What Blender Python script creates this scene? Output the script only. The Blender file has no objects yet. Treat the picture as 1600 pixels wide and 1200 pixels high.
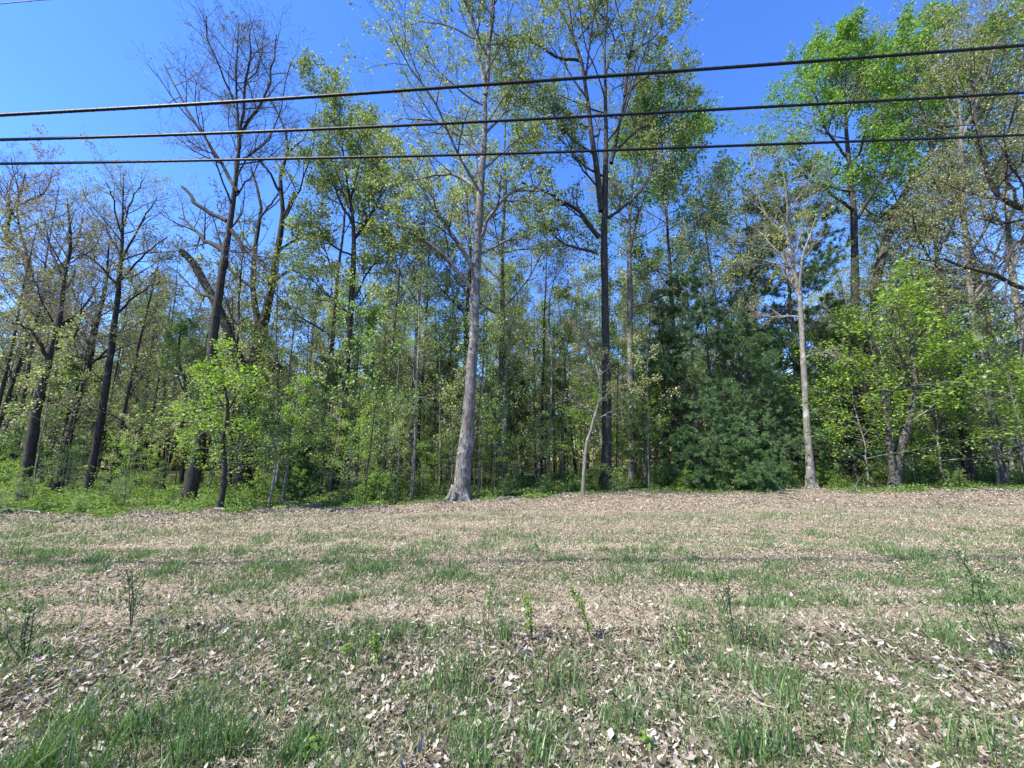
import bpy, math, random
import numpy as np
from mathutils import Vector

# ------------------------------------------------------------------ camera, sky, sun, exposure
S = bpy.context.scene
COL = S.collection
F = 601.0                       # focal length in pixels of the 1600 px wide photograph
PITCH = math.radians(10.8)
CAMH = 1.6
cam_data = bpy.data.cameras.new('camera')
cam = bpy.data.objects.new('camera', cam_data)
COL.objects.link(cam)
cam.location = (0, 0, CAMH)
cam.rotation_euler = (math.radians(90) + PITCH, 0, 0)
cam_data.sensor_fit = 'HORIZONTAL'
cam_data.sensor_width = 36.0
cam_data.lens = 36.0 * F / 1600.0
cam_data.clip_start = 0.05
cam_data.clip_end = 2000.0
S.camera = cam

SUN_EL = math.radians(52)
SUN_V = Vector((-0.85, -0.50, 0)).normalized() * math.cos(SUN_EL) + Vector((0, 0, math.sin(SUN_EL)))
world = bpy.data.worlds.new('World')
S.world = world
world.use_nodes = True
wn = world.node_tree
wn.nodes.clear()
sky = wn.nodes.new('ShaderNodeTexSky')
sky.sky_type = 'NISHITA'
sky.sun_disc = False
sky.sun_elevation = SUN_EL
sky.sun_rotation = math.atan2(SUN_V.x, SUN_V.y)
sky.altitude = 300
sky.air_density = 1.0
sky.dust_density = 0.0
sky.ozone_density = 5.0
hs = wn.nodes.new('ShaderNodeHueSaturation')
hs.inputs['Hue'].default_value = 0.513
hs.inputs['Saturation'].default_value = 1.2
hs.inputs['Value'].default_value = 1.12
bg = wn.nodes.new('ShaderNodeBackground')
bg.inputs['Strength'].default_value = 0.15
wo = wn.nodes.new('ShaderNodeOutputWorld')
wn.links.new(sky.outputs[0], hs.inputs['Color'])
wn.links.new(hs.outputs[0], bg.inputs['Color'])
wn.links.new(bg.outputs[0], wo.inputs['Surface'])

sun_d = bpy.data.lights.new('sun', 'SUN')
sun_d.energy = 5.0
sun_d.angle = math.radians(0.5)
sun_d.color = (1.0, 0.95, 0.85)
sun = bpy.data.objects.new('sun', sun_d)
COL.objects.link(sun)
sun.rotation_euler = SUN_V.to_track_quat('Z', 'Y').to_euler()
sun.location = (0, 0, 30)

S.view_settings.view_transform = 'Standard'
S.view_settings.look = 'None'
S.view_settings.gamma = 1.0
S.view_settings.exposure = 1.3
S.render.engine = 'CYCLES'
S.cycles.max_bounces = 6
S.cycles.transparent_max_bounces = 4

rng = np.random.default_rng(11)

# ------------------------------------------------------------------ helpers
def ray(px, py):
    u = (px - 800) / F
    v = -(py - 600) / F
    c, s = math.cos(PITCH), math.sin(PITCH)
    return np.array([u, c - v * s, s + v * c])

def at(px, py, Y):
    d = ray(px, py)
    return np.array([0, 0, CAMH]) + d * (Y / d[1])

def sstep(a, b, x):
    t = np.clip((x - a) / (b - a), 0, 1)
    return t * t * (3 - 2 * t)

def gh(x, y):
    x = np.asarray(x, float); y = np.asarray(y, float)
    z = 0.014 * np.clip(x, -30, 30) * sstep(6, 16, y)
    z = z + 0.06 * (1 - sstep(3.2, 4.4, y + 0.25 * np.sin(x * 0.9)))
    z = z + 0.025 * np.sin(y * 2.1 + 0.3 * np.sin(x * 0.5)) * sstep(3, 5, y) * (1 - sstep(11, 14, y))
    z = z + 0.018 * np.sin(x * 2.7 + 1.3 * y) * np.sin(y * 3.1 - x)
    z = z + 0.05 * np.sin(x * 0.7 + 2) * np.sin(y * 0.6) * sstep(8, 14, y)
    return z

def foot(px, py):
    d = ray(px, py)
    p = None
    h = 0.0
    for _ in range(12):
        t = (h - CAMH) / d[2]
        p = np.array([0, 0, CAMH]) + d * t
        h = 0.5 * h + 0.5 * float(gh(p[0], p[1]))
    p[2] = float(gh(p[0], p[1]))
    return p

def norm(v):
    return v / (np.linalg.norm(v, axis=-1, keepdims=True) + 1e-9)

def smooth_path(pts, K):
    pts = np.asarray(pts, float)
    n = len(pts)
    if n == 2:
        t = np.linspace(0, 1, K)[:, None]
        return pts[0] * (1 - t) + pts[1] * t
    P = np.vstack([2 * pts[0] - pts[1], pts, 2 * pts[-1] - pts[-2]])
    out = []
    for s in np.linspace(0, n - 1 - 1e-6, K):
        i = int(s); t = s - i
        a, b, c, d = P[i], P[i + 1], P[i + 2], P[i + 3]
        out.append(0.5 * ((2 * b) + (-a + c) * t + (2 * a - 5 * b + 4 * c - d) * t * t + (-a + 3 * b - 3 * c + d) * t ** 3))
    return np.array(out)

class Geo:
    def __init__(self):
        self.v = []; self.q = []; self.n = 0
    def add(self, v, q):
        if len(v) == 0: return
        self.v.append(np.asarray(v, np.float32).reshape(-1, 3))
        self.q.append(np.asarray(q, np.int64) + self.n)
        self.n += len(self.v[-1])
    def tubes(self, P, R, sides=3, rough=0.0):
        P = np.asarray(P, float); R = np.asarray(R, float)
        if P.ndim == 2: P = P[None]; R = R[None]
        N, K, _ = P.shape
        T = norm(np.gradient(P, axis=1))
        m = np.abs(norm(P[:, -1] - P[:, 0]))
        ref = np.eye(3)[np.argmin(m, axis=1)][:, None, :]
        U = norm(np.cross(T, ref)); V = np.cross(T, U)
        a = np.arange(sides) / sides * 2 * math.pi
        rr = R[:, :, None, None] * np.ones((1, 1, sides, 1))
        if rough: rr = rr * (1 + rough * rng.normal(size=rr.shape))
        ring = P[:, :, None, :] + rr * (np.cos(a)[None, None, :, None] * U[:, :, None, :] + np.sin(a)[None, None, :, None] * V[:, :, None, :])
        idx = np.arange(N * K * sides).reshape(N, K, sides)
        A = idx[:, :-1, :]; B = np.roll(idx, -1, axis=2)[:, :-1, :]
        C = np.roll(idx, -1, axis=2)[:, 1:, :]; D = idx[:, 1:, :]
        self.add(ring.reshape(-1, 3), np.stack([A, B, C, D], -1).reshape(-1, 4))
    def leaves(self, c, L, W, up=0.5, axis=None, fold=0.15):
        N = len(c)
        if N == 0: return
        n = norm(rng.normal(size=(N, 3)) * (1 - up) + np.array([0, 0, up]) * 1.3)
        a = rng.normal(size=(N, 3)) if axis is None else axis + 0.5 * rng.normal(size=(N, 3))
        a = norm(a - n * np.sum(a * n, -1, keepdims=True))
        b = np.cross(n, a)
        L = np.broadcast_to(np.asarray(L, float), (N,))[:, None] * rng.uniform(0.6, 1.25, (N, 1))
        W = np.broadcast_to(np.asarray(W, float), (N,))[:, None] * rng.uniform(0.7, 1.2, (N, 1))
        f = n * L * fold
        v = np.stack([c - a * L * .5, c - b * W * .5 + f + a * L * .08, c + a * L * .5, c + b * W * .5 + f + a * L * .08], 1)
        self.add(v.reshape(-1, 3), np.arange(4 * N).reshape(N, 4))
    def mesh(self, name, mat, smooth=False):
        me = bpy.data.meshes.new(name)
        v = np.concatenate(self.v); q = np.concatenate(self.q)
        me.vertices.add(len(v)); me.vertices.foreach_set('co', v.ravel())
        me.loops.add(q.size); me.loops.foreach_set('vertex_index', q.ravel().astype(np.int32))
        me.polygons.add(len(q))
        me.polygons.foreach_set('loop_start', np.arange(0, q.size, 4, dtype=np.int32))
        if smooth: me.polygons.foreach_set('use_smooth', np.ones(len(q), bool))
        me.update(calc_edges=True)
        me.materials.append(mat)
        return me
    def build(self, name, mat, parent=None, smooth=False):
        o = bpy.data.objects.new(name, self.mesh(name, mat, smooth))
        COL.objects.link(o)
        if parent is not None: o.parent = parent
        return o

def tag(o, label=None, cat=None, group=None, kind=None):
    if label: o['label'] = label
    if cat: o['category'] = cat
    if group: o['group'] = group
    if kind: o['kind'] = kind
    return o

def empty(name, loc, rz=0.0):
    o = bpy.data.objects.new(name, None)
    o.empty_display_size = 0.3
    COL.objects.link(o)
    o.location = loc; o.rotation_euler = (0, 0, rz)
    return o

def copy_tree(o, parent=None):
    c = o.copy(); COL.objects.link(c)
    if parent is not None: c.parent = parent
    for ch in list(o.children): copy_tree(ch, c)
    return c

def vnoise(x, y, s, seed):
    r = np.random.default_rng(seed)
    G = r.uniform(0, 1, (128, 128))
    X = x * s + 64; Y = y * s + 64
    i = np.floor(X).astype(int); j = np.floor(Y).astype(int)
    fx = X - i; fy = Y - j
    fx = fx * fx * (3 - 2 * fx); fy = fy * fy * (3 - 2 * fy)
    g = lambda a, b: G[a % 128, b % 128]
    return (g(i, j) * (1 - fx) + g(i + 1, j) * fx) * (1 - fy) + (g(i, j + 1) * (1 - fx) + g(i + 1, j + 1) * fx) * fy

def spawn(P, R, m, t0, t1, ang, length, K, up=0.0, wob=0.15, ratio=0.55, rend=0.2, flat=0.0, shape=0.6, rmax=None, side=None):
    """children polylines on every parent polyline"""
    P = np.asarray(P, float); R = np.asarray(R, float)
    if P.ndim == 2: P = P[None]; R = R[None]
    N, K0, _ = P.shape
    t = (np.arange(m)[None, :] + rng.uniform(0, 1, (N, m))) / m
    t = t0 + (t1 - t0) * t
    fi = t * (K0 - 1); i0 = np.minimum(fi.astype(int), K0 - 2); fr = (fi - i0)[..., None]
    ar = np.arange(N)[:, None]
    pos = P[ar, i0] * (1 - fr) + P[ar, i0 + 1] * fr
    r0 = R[ar, i0] * (1 - fr[..., 0]) + R[ar, i0 + 1] * fr[..., 0]
    T = norm(P[ar, i0 + 1] - P[ar, i0])
    ref = np.where(np.abs(T[..., 2:3]) > 0.9, np.array([1.0, 0, 0]), np.array([0, 0, 1.0]))
    U = norm(np.cross(T, ref)); V = np.cross(T, U)
    phi = np.arange(m)[None, :] * 2.4 + rng.uniform(0, 6.28, (N, 1)) + rng.normal(0, .5, (N, m))
    a = np.radians(rng.normal(ang, ang * 0.2, (N, m)))
    d = T * np.cos(a)[..., None] + (U * np.cos(phi)[..., None] + V * np.sin(phi)[..., None]) * np.sin(a)[..., None]
    if flat: d[..., 2] *= (1 - flat)
    d = norm(d)
    plen = np.sum(np.linalg.norm(np.diff(P, axis=1), axis=-1), axis=1)[:, None]
    rel = (t - t0) / max(t1 - t0, 1e-6)
    if callable(length): Ln = length(rel)
    else: Ln = (length * plen if length < 0 else np.full((N, m), length))
    if not callable(length) and length < 0: Ln = -Ln
    Ln = Ln * (1 - shape * rel) * rng.uniform(0.65, 1.25, (N, m))
    pts = [pos]
    cur = pos; st = (Ln / (K - 1))[..., None]
    for k in range(K - 1):
        cur = cur + d * st
        pts.append(cur)
        d = norm(d + np.array([0, 0, up]) + rng.normal(0, wob, d.shape))
    Q = np.stack(pts, 2).reshape(N * m, K, 3)
    rb = (r0 * ratio).reshape(-1)
    if rmax: rb = np.minimum(rb, rmax)
    RR = rb[:, None] * np.linspace(1, rend, K)[None, :]
    return Q, np.maximum(RR, 0.0015)

def on_paths(P, n, t0=0.2, t1=1.0, spread=0.05):
    N, K, _ = P.shape
    i = np.repeat(np.arange(N), n)
    t = rng.uniform(t0, t1, len(i)) * (K - 1)
    i0 = np.minimum(t.astype(int), K - 2); fr = (t - i0)[:, None]
    c = P[i, i0] * (1 - fr) + P[i, i0 + 1] * fr
    ax = norm(P[i, i0 + 1] - P[i, i0])
    return c + rng.normal(0, spread, c.shape), ax

# ------------------------------------------------------------------ materials
def newmat(name):
    m = bpy.data.materials.new(name); m.use_nodes = True
    nt = m.node_tree; nt.nodes.clear()
    out = nt.nodes.new('ShaderNodeOutputMaterial')
    return m, nt, out

def ramp(nt, fac, stops):
    r = nt.nodes.new('ShaderNodeValToRGB')
    e = r.color_ramp.elements
    while len(e) < len(stops): e.new(0.5)
    for k, (p, c) in enumerate(stops):
        e[k].position = p; e[k].color = (*c, 1)
    nt.links.new(fac, r.inputs[0])
    return r.outputs[0]

def leaf_mat(name, cols, trans=0.4, gloss=0.06, rough=0.45, tint=(1.15, 1.25, 0.55)):
    m, nt, out = newmat(name)
    g = nt.nodes.new('ShaderNodeNewGeometry')
    oi = nt.nodes.new('ShaderNodeObjectInfo')
    mx = nt.nodes.new('ShaderNodeMath'); mx.operation = 'MULTIPLY_ADD'
    nt.links.new(g.outputs['Random Per Island'], mx.inputs[0]); mx.inputs[1].default_value = 0.8
    sc = nt.nodes.new('ShaderNodeMath'); sc.operation = 'MULTIPLY'; sc.inputs[1].default_value = 0.2
    nt.links.new(oi.outputs['Random'], sc.inputs[0]); nt.links.new(sc.outputs[0], mx.inputs[2])
    n = len(cols)
    col = ramp(nt, mx.outputs[0], [(k / (n - 1), c) for k, c in enumerate(cols)])
    di = nt.nodes.new('ShaderNodeBsdfDiffuse'); nt.links.new(col, di.inputs['Color'])
    tr = nt.nodes.new('ShaderNodeBsdfTranslucent')
    mm = nt.nodes.new('ShaderNodeMix'); mm.data_type = 'RGBA'; mm.blend_type = 'MULTIPLY'; mm.inputs['Factor'].default_value = 1
    nt.links.new(col, mm.inputs[6]); mm.inputs[7].default_value = (*tint, 1)
    nt.links.new(mm.outputs[2], tr.inputs['Color'])
    m1 = nt.nodes.new('ShaderNodeMixShader'); m1.inputs[0].default_value = trans
    nt.links.new(di.outputs[0], m1.inputs[1]); nt.links.new(tr.outputs[0], m1.inputs[2])
    gl = nt.nodes.new('ShaderNodeBsdfGlossy'); gl.inputs['Roughness'].default_value = rough + .15
    m2 = nt.nodes.new('ShaderNodeMixShader'); m2.inputs[0].default_value = gloss * .5
    nt.links.new(m1.outputs[0], m2.inputs[1]); nt.links.new(gl.outputs[0], m2.inputs[2])
    nt.links.new(m2.outputs[0], out.inputs[0])
    return m

def bark_mat(name, dark, light, lichen=None, scale=1.0, lich_amt=0.55, bump=0.6):
    m, nt, out = newmat(name)
    tc = nt.nodes.new('ShaderNodeTexCoord')
    mp = nt.nodes.new('ShaderNodeMapping'); mp.inputs['Scale'].default_value = (22 * scale, 22 * scale, 3.2 * scale)
    nt.links.new(tc.outputs['Object'], mp.inputs[0])
    n1 = nt.nodes.new('ShaderNodeTexNoise'); n1.inputs['Scale'].default_value = 1.0; n1.inputs['Detail'].default_value = 5
    n1.inputs['Roughness'].default_value = 0.65; n1.inputs['Distortion'].default_value = 0.4
    nt.links.new(mp.outputs[0], n1.inputs['Vector'])
    col = ramp(nt, n1.outputs['Fac'], [(0.34, dark), (0.5, tuple(0.5 * (a + b) for a, b in zip(dark, light))), (0.64, light)])
    if lichen:
        n2 = nt.nodes.new('ShaderNodeTexNoise'); n2.inputs['Scale'].default_value = 2.6; n2.inputs['Detail'].default_value = 6
        n2.inputs['Roughness'].default_value = 0.7
        nt.links.new(tc.outputs['Object'], n2.inputs['Vector'])
        f = ramp(nt, n2.outputs['Fac'], [(lich_amt - 0.04, (0, 0, 0)), (lich_amt + 0.08, (1, 1, 1))])
        mm = nt.nodes.new('ShaderNodeMix'); mm.data_type = 'RGBA'
        nt.links.new(f, mm.inputs['Factor']); nt.links.new(col, mm.inputs[6]); mm.inputs[7].default_value = (*lichen, 1)
        col = mm.outputs[2]
    b = nt.nodes.new('ShaderNodeBsdfPrincipled'); b.inputs['Roughness'].default_value = 0.9
    b.inputs['Specular IOR Level'].default_value = 0.2
    nt.links.new(col, b.inputs['Base Color'])
    bp = nt.nodes.new('ShaderNodeBump'); bp.inputs['Strength'].default_value = bump; bp.inputs['Distance'].default_value = 0.03
    nt.links.new(n1.outputs['Fac'], bp.inputs['Height']); nt.links.new(bp.outputs[0], b.inputs['Normal'])
    nt.links.new(b.outputs[0], out.inputs[0])
    return m

def plain_mat(name, col, rough=0.6, spec=0.3):
    m, nt, out = newmat(name)
    b = nt.nodes.new('ShaderNodeBsdfPrincipled'); b.inputs['Roughness'].default_value = rough
    b.inputs['Specular IOR Level'].default_value = spec
    n = nt.nodes.new('ShaderNodeTexNoise'); n.inputs['Scale'].default_value = 14
    c = ramp(nt, n.outputs['Fac'], [(0.3, tuple(0.7 * x for x in col)), (0.7, tuple(1.3 * x for x in col))])
    nt.links.new(c, b.inputs['Base Color']); nt.links.new(b.outputs[0], out.inputs[0])
    return m

M = {}
M['bark_grey'] = bark_mat('bark_grey', (0.04, 0.035, 0.03), (0.20, 0.185, 0.168), (0.27, 0.26, 0.24), 1.0, 0.56, 1.0)
M['bark_oak'] = bark_mat('bark_oak', (0.02, 0.018, 0.016), (0.10, 0.09, 0.08), (0.18, 0.18, 0.155), 1.1, 0.6)
M['bark_dark'] = bark_mat('bark_dark', (0.014, 0.012, 0.011), (0.062, 0.054, 0.048), (0.12, 0.13, 0.10), 1.2, 0.62)
M['bark_pale'] = bark_mat('bark_pale', (0.07, 0.062, 0.052), (0.20, 0.185, 0.16), (0.30, 0.29, 0.26), 1.6, 0.56, 0.3)
M['bark_pine'] = bark_mat('bark_pine', (0.035, 0.028, 0.024), (0.11, 0.09, 0.075), None, 1.0)
M['twig_dark'] = plain_mat('twig_dark', (0.05, 0.042, 0.04))
M['twig_grey'] = plain_mat('twig_grey', (0.17, 0.15, 0.14))
M['bare_wood'] = bark_mat('bare_wood', (0.16, 0.14, 0.12), (0.34, 0.31, 0.27), None, 1.2, 0.5, 0.2)
M['leaf_maple'] = leaf_mat('leaf_maple', [(0.08, 0.17, 0.02), (0.18, 0.30, 0.035), (0.33, 0.45, 0.08)], 0.45)
M['leaf_young'] = leaf_mat('leaf_young', [(0.07, 0.14, 0.03), (0.16, 0.26, 0.06), (0.29, 0.39, 0.12)], 0.45, 0.12)  # here to leaf_yellow: lightest stop paints in the bright speckle of leaf highlights
M['leaf_oak'] = leaf_mat('leaf_oak', [(0.08, 0.12, 0.03), (0.18, 0.23, 0.065), (0.36, 0.40, 0.17)], 0.45, 0.12)
M['leaf_olive'] = leaf_mat('leaf_olive', [(0.12, 0.13, 0.05), (0.23, 0.24, 0.10), (0.40, 0.39, 0.22)], 0.42, 0.12)
M['leaf_yellow'] = leaf_mat('leaf_yellow', [(0.19, 0.23, 0.07), (0.32, 0.36, 0.12), (0.48, 0.50, 0.26)], 0.5, 0.12)
M['leaf_red'] = leaf_mat('leaf_red', [(0.15, 0.11, 0.06), (0.22, 0.17, 0.10), (0.24, 0.21, 0.11)], 0.35, tint=(1.2, 0.9, 0.7))
M['leaf_bud'] = leaf_mat('leaf_bud', [(0.06, 0.05, 0.03), (0.12, 0.12, 0.06), (0.2, 0.2, 0.1)], 0.3)
M['leaf_bright'] = leaf_mat('leaf_bright', [(0.07, 0.16, 0.02), (0.13, 0.25, 0.03), (0.21, 0.34, 0.05)], 0.4, 0.08)
M['needle'] = leaf_mat('needle', [(0.035, 0.08, 0.022), (0.08, 0.16, 0.045), (0.18, 0.28, 0.10)], 0.25, 0.08, 0.4, (1, 1, 0.9))  # lightest stop puts sunlit needle tips into the colour
M['grass'] = leaf_mat('grass', [(0.025, 0.065, 0.018), (0.075, 0.15, 0.04), (0.22, 0.31, 0.11)], 0.35, 0.10, 0.3)
M['undergrowth'] = leaf_mat('undergrowth', [(0.05, 0.10, 0.02), (0.11, 0.18, 0.04), (0.2, 0.28, 0.07)], 0.4, 0.06)
M['grass_dull'] = leaf_mat('grass_dull', [(0.12, 0.17, 0.07), (0.19, 0.22, 0.10), (0.30, 0.28, 0.17)], 0.35, 0.05, 0.5)
M['dead_leaf'] = leaf_mat('dead_leaf', [(0.03, 0.021, 0.016), (0.10, 0.073, 0.057), (0.24, 0.195, 0.165), (0.42, 0.365, 0.315), (0.60, 0.545, 0.48)], 0.15, 0.02, 0.5, (1, 0.9, 0.75))
M['straw'] = leaf_mat('straw', [(0.20, 0.155, 0.105), (0.40, 0.325, 0.235), (0.60, 0.51, 0.395)], 0.15, 0.03, 0.5, (1, 0.95, 0.8))
M['cable'] = plain_mat('cable', (0.006, 0.006, 0.007), 0.55, 0.3)

def ground_mat():
    m, nt, out = newmat('ground')
    tc = nt.nodes.new('ShaderNodeTexCoord')
    def noise(scale, det, rough=0.6, vec=None):
        n = nt.nodes.new('ShaderNodeTexNoise'); n.inputs['Scale'].default_value = scale
        n.inputs['Detail'].default_value = det; n.inputs['Roughness'].default_value = rough
        nt.links.new(vec or tc.outputs['Object'], n.inputs['Vector']); return n
    a = noise(34, 6, 0.75)
    c1 = ramp(nt, a.outputs['Fac'], [(0.30, (0.09, 0.068, 0.05)), (0.45, (0.22, 0.17, 0.125)), (0.58, (0.38, 0.305, 0.225)), (0.72, (0.50, 0.42, 0.33))])
    mp = nt.nodes.new('ShaderNodeMapping'); mp.inputs['Scale'].default_value = (0.35, 1.1, 1)
    nt.links.new(tc.outputs['Object'], mp.inputs[0])
    b = noise(1.6, 5, 0.6, mp.outputs[0])
    c2 = ramp(nt, a.outputs['Fac'], [(0.33, (0.06, 0.05, 0.035)), (0.5, (0.19, 0.17, 0.115)), (0.68, (0.36, 0.33, 0.25))])
    f = ramp(nt, b.outputs['Fac'], [(0.42, (0, 0, 0)), (0.62, (1, 1, 1))])
    mm = nt.nodes.new('ShaderNodeMix'); mm.data_type = 'RGBA'
    nt.links.new(f, mm.inputs['Factor']); nt.links.new(c1, mm.inputs[6]); nt.links.new(c2, mm.inputs[7])
    sx = nt.nodes.new('ShaderNodeSeparateXYZ'); nt.links.new(tc.outputs['Object'], sx.inputs[0])
    e = noise(.9, 3)
    ad = nt.nodes.new('ShaderNodeMath'); ad.operation = 'MULTIPLY_ADD'; ad.inputs[1].default_value = 1.6
    nt.links.new(e.outputs['Fac'], ad.inputs[0]); nt.links.new(sx.outputs['Y'], ad.inputs[2])
    mr = nt.nodes.new('ShaderNodeMapRange'); mr.inputs['From Min'].default_value = 5.0; mr.inputs['From Max'].default_value = 5.9
    mr.inputs['To Min'].default_value = 1; mr.inputs['To Max'].default_value = 0
    nt.links.new(ad.outputs[0], mr.inputs['Value'])
    humus_shade = ramp(nt, a.outputs['Fac'], [(0.35, (0.02, 0.015, 0.011)), (0.6, (0.085, 0.065, 0.05)), (0.75, (0.2, 0.16, 0.12))])  # dark humus, with the shade in gaps between litter leaves painted in
    m3 = nt.nodes.new('ShaderNodeMix'); m3.data_type = 'RGBA'
    nt.links.new(mr.outputs[0], m3.inputs['Factor']); nt.links.new(mm.outputs[2], m3.inputs[6]); nt.links.new(humus_shade, m3.inputs[7])
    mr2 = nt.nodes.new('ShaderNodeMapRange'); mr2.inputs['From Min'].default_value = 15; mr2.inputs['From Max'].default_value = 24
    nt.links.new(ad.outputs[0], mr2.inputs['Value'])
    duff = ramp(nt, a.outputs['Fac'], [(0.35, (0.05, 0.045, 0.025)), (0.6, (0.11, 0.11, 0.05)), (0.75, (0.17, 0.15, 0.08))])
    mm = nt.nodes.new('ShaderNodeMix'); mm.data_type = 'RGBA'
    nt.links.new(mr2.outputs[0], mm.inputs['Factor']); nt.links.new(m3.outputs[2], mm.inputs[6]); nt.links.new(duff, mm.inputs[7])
    bs = nt.nodes.new('ShaderNodeBsdfPrincipled'); bs.inputs['Roughness'].default_value = 1.0
    bs.inputs['Specular IOR Level'].default_value = 0.1
    nt.links.new(mm.outputs[2], bs.inputs['Base Color'])
    bp = nt.nodes.new('ShaderNodeBump'); bp.inputs['Strength'].default_value = 0.9; bp.inputs['Distance'].default_value = 0.05
    nt.links.new(a.outputs['Fac'], bp.inputs['Height']); nt.links.new(bp.outputs[0], bs.inputs['Normal'])
    nt.links.new(bs.outputs[0], out.inputs[0])
    return m
M['ground'] = ground_mat()

# ------------------------------------------------------------------ ground
def grid_obj():
    xs = np.concatenate([[-900, -300, -120, -70, -45], np.linspace(-32, 32, 321), [45, 70, 120, 300, 900]])
    ys = np.concatenate([[-300, -60, -20, -6, -2, 0, 1], np.linspace(1.4, 7, 80), np.linspace(7.2, 26, 90), [30, 36, 45, 60, 90, 150, 400, 1200]])
    X, Y = np.meshgrid(xs, ys)
    Z = gh(X, Y)
    v = np.stack([X, Y, Z], -1).reshape(-1, 3)
    nx = len(xs); ny = len(ys)
    i = np.arange(nx * ny).reshape(ny, nx)
    q = np.stack([i[:-1, :-1], i[:-1, 1:], i[1:, 1:], i[1:, :-1]], -1).reshape(-1, 4)
    g = Geo(); g.add(v, q)
    o = g.build('ground', M['ground'], smooth=True)
    tag(o, 'dry mown clearing and woodland floor of straw and brown leaf litter', 'ground', kind='structure')
grid_obj()

EDGE_PX = [(-300, 812), (0, 803), (150, 806), (300, 797), (450, 796), (560, 795), (700, 783), (860, 776), (1000, 770), (1150, 772), (1265, 760), (1400, 768), (1600, 764), (1900, 764)]
EDGE = np.array([foot(*p)[:2] for p in EDGE_PX])
EDGE = EDGE[np.argsort(EDGE[:, 0])]
def edge_y(x):
    return np.interp(x, EDGE[:, 0], EDGE[:, 1])

# ------------------------------------------------------------------ cables
def cable(pts, Y, rad, label, name='overhead_cable'):
    P3 = []
    for (px, py, dy) in pts: P3.append(at(px, py, Y + dy))
    P3 = [P3[0] + (P3[0] - P3[1]) * 3.0] + P3 + [P3[-1] + (P3[-1] - P3[-2]) * 4.0]
    P = smooth_path(P3, 60)
    base = P[30].copy()
    o = empty(name, base)
    tag(o, label, 'cable', 'overhead cables crossing the clearing')
    L = P - base
    n = 60
    g = Geo()
    g.tubes(L, np.full(n, rad), 8)
    g.build('cable_sheath', M['cable'], o, True)
    # thin support wire lashed on top
    g = Geo()
    s = L + np.array([0, 0, rad * 1.25])
    g.tubes(s, np.full(n, rad * 0.28), 5)
    g.build('support_wire', M['cable'], o, True)
    # lashing helix
    g = Geo()
    fine = smooth_path(L, 2400)
    t = np.arange(2400) * 0.5
    hel = fine + np.stack([0 * t, np.cos(t) * rad * 1.12, np.sin(t) * rad * 1.12 + rad * .1], 1)
    g.tubes(hel, np.full(2400, rad * 0.09), 3)
    g.build('lashing_wire', M['cable'], o)
cable([(-500, 207, 0), (0, 180, 0), (400, 157, 0), (800, 129.5, 0), (1200, 101, 0), (1600, 71, 0), (2100, 30, 0)], 4.0, 0.0175, 'highest of the three thick black overhead cables')
cable([(-500, 227, 0), (0, 218.5, 0), (400, 206, 0), (800, 188, 0), (1200, 167, 0), (1600, 145, 0), (2100, 112, 0)], 4.1, 0.0155, 'middle one of the three thick black overhead cables')
cable([(-500, 259, 0), (0, 256, 0), (400, 249, 0), (800, 240, 0), (1200, 226, 0), (1600, 211, 0), (2100, 188, 0)], 4.2, 0.0142, 'lowest of the three thick black overhead cables')
g = Geo()
P = smooth_path([at(-300, 36, 6.5), at(0, 6, 6.5), at(45, 2, 6.5), at(95, -2, 6.5), at(500, -30, 6.5)], 30)
b0 = P[12].copy()
g.tubes(P - b0, np.full(30, 0.008), 6)
o = g.build('overhead_wire', M['cable'], None, True); o.location = b0
tag(o, 'single thin grey wire cutting the top left corner of the sky', 'wire')

# ------------------------------------------------------------------ trees
def needles(g, c, ax, n=7, L=0.13, W=0.010):
    N = len(c)
    c2 = np.repeat(c, n, 0); a2 = np.repeat(ax, n, 0)
    d = norm(a2 * 0.7 + rng.normal(0, 0.75, c2.shape) + np.array([0, 0, 0.15]))
    side = norm(np.cross(d, rng.normal(size=d.shape)))
    LL = L * rng.uniform(0.7, 1.2, (len(c2), 1))
    v = np.stack([c2 - side * W * .5, c2 + side * W * .5, c2 + d * LL + side * W * .3, c2 + d * LL - side * W * .3], 1)
    g.add(v.reshape(-1, 3), np.arange(4 * len(c2)).reshape(-1, 4))

def finish_tree(root, Gt, Gb, Gl, bark, twig, leaf):
    Gt.build('trunk', M[bark], root, True)
    if Gb.n: Gb.build('branches', M[twig], root, True)
    if Gl.n: Gl.build('crown', M[leaf], root)

STY = {
 # n2: branches per limb, n3: twigs per branch, n4: twiglets; nl leaves per twig
 'bare':  dict(n1=16, l1=0.28, a1=42, up=0.10, n2=8, l2=-.42, n3=6, l3=-.45, n4=4, l4=-.5, nl=1, L=.05, W=.04, spread=.02, leaf='leaf_bud'),
 'sparse': dict(n1=16, l1=0.26, a1=52, up=0.06, n2=8, l2=-.44, n3=6, l3=-.45, n4=4, l4=-.5, nl=4, L=.085, W=.06, spread=.09, leaf='leaf_olive'),
 'oak':   dict(n1=14, l1=0.27, a1=55, up=0.06, n2=8, l2=-.44, n3=6, l3=-.47, n4=4, l4=-.5, nl=7, L=.12, W=.075, spread=.13, leaf='leaf_oak'),
 'full':  dict(n1=18, l1=0.28, a1=50, up=0.08, n2=8, l2=-.44, n3=6, l3=-.47, n4=3, l4=-.5, nl=13, L=.15, W=.09, spread=.17, leaf='leaf_bright'),
}
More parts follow.
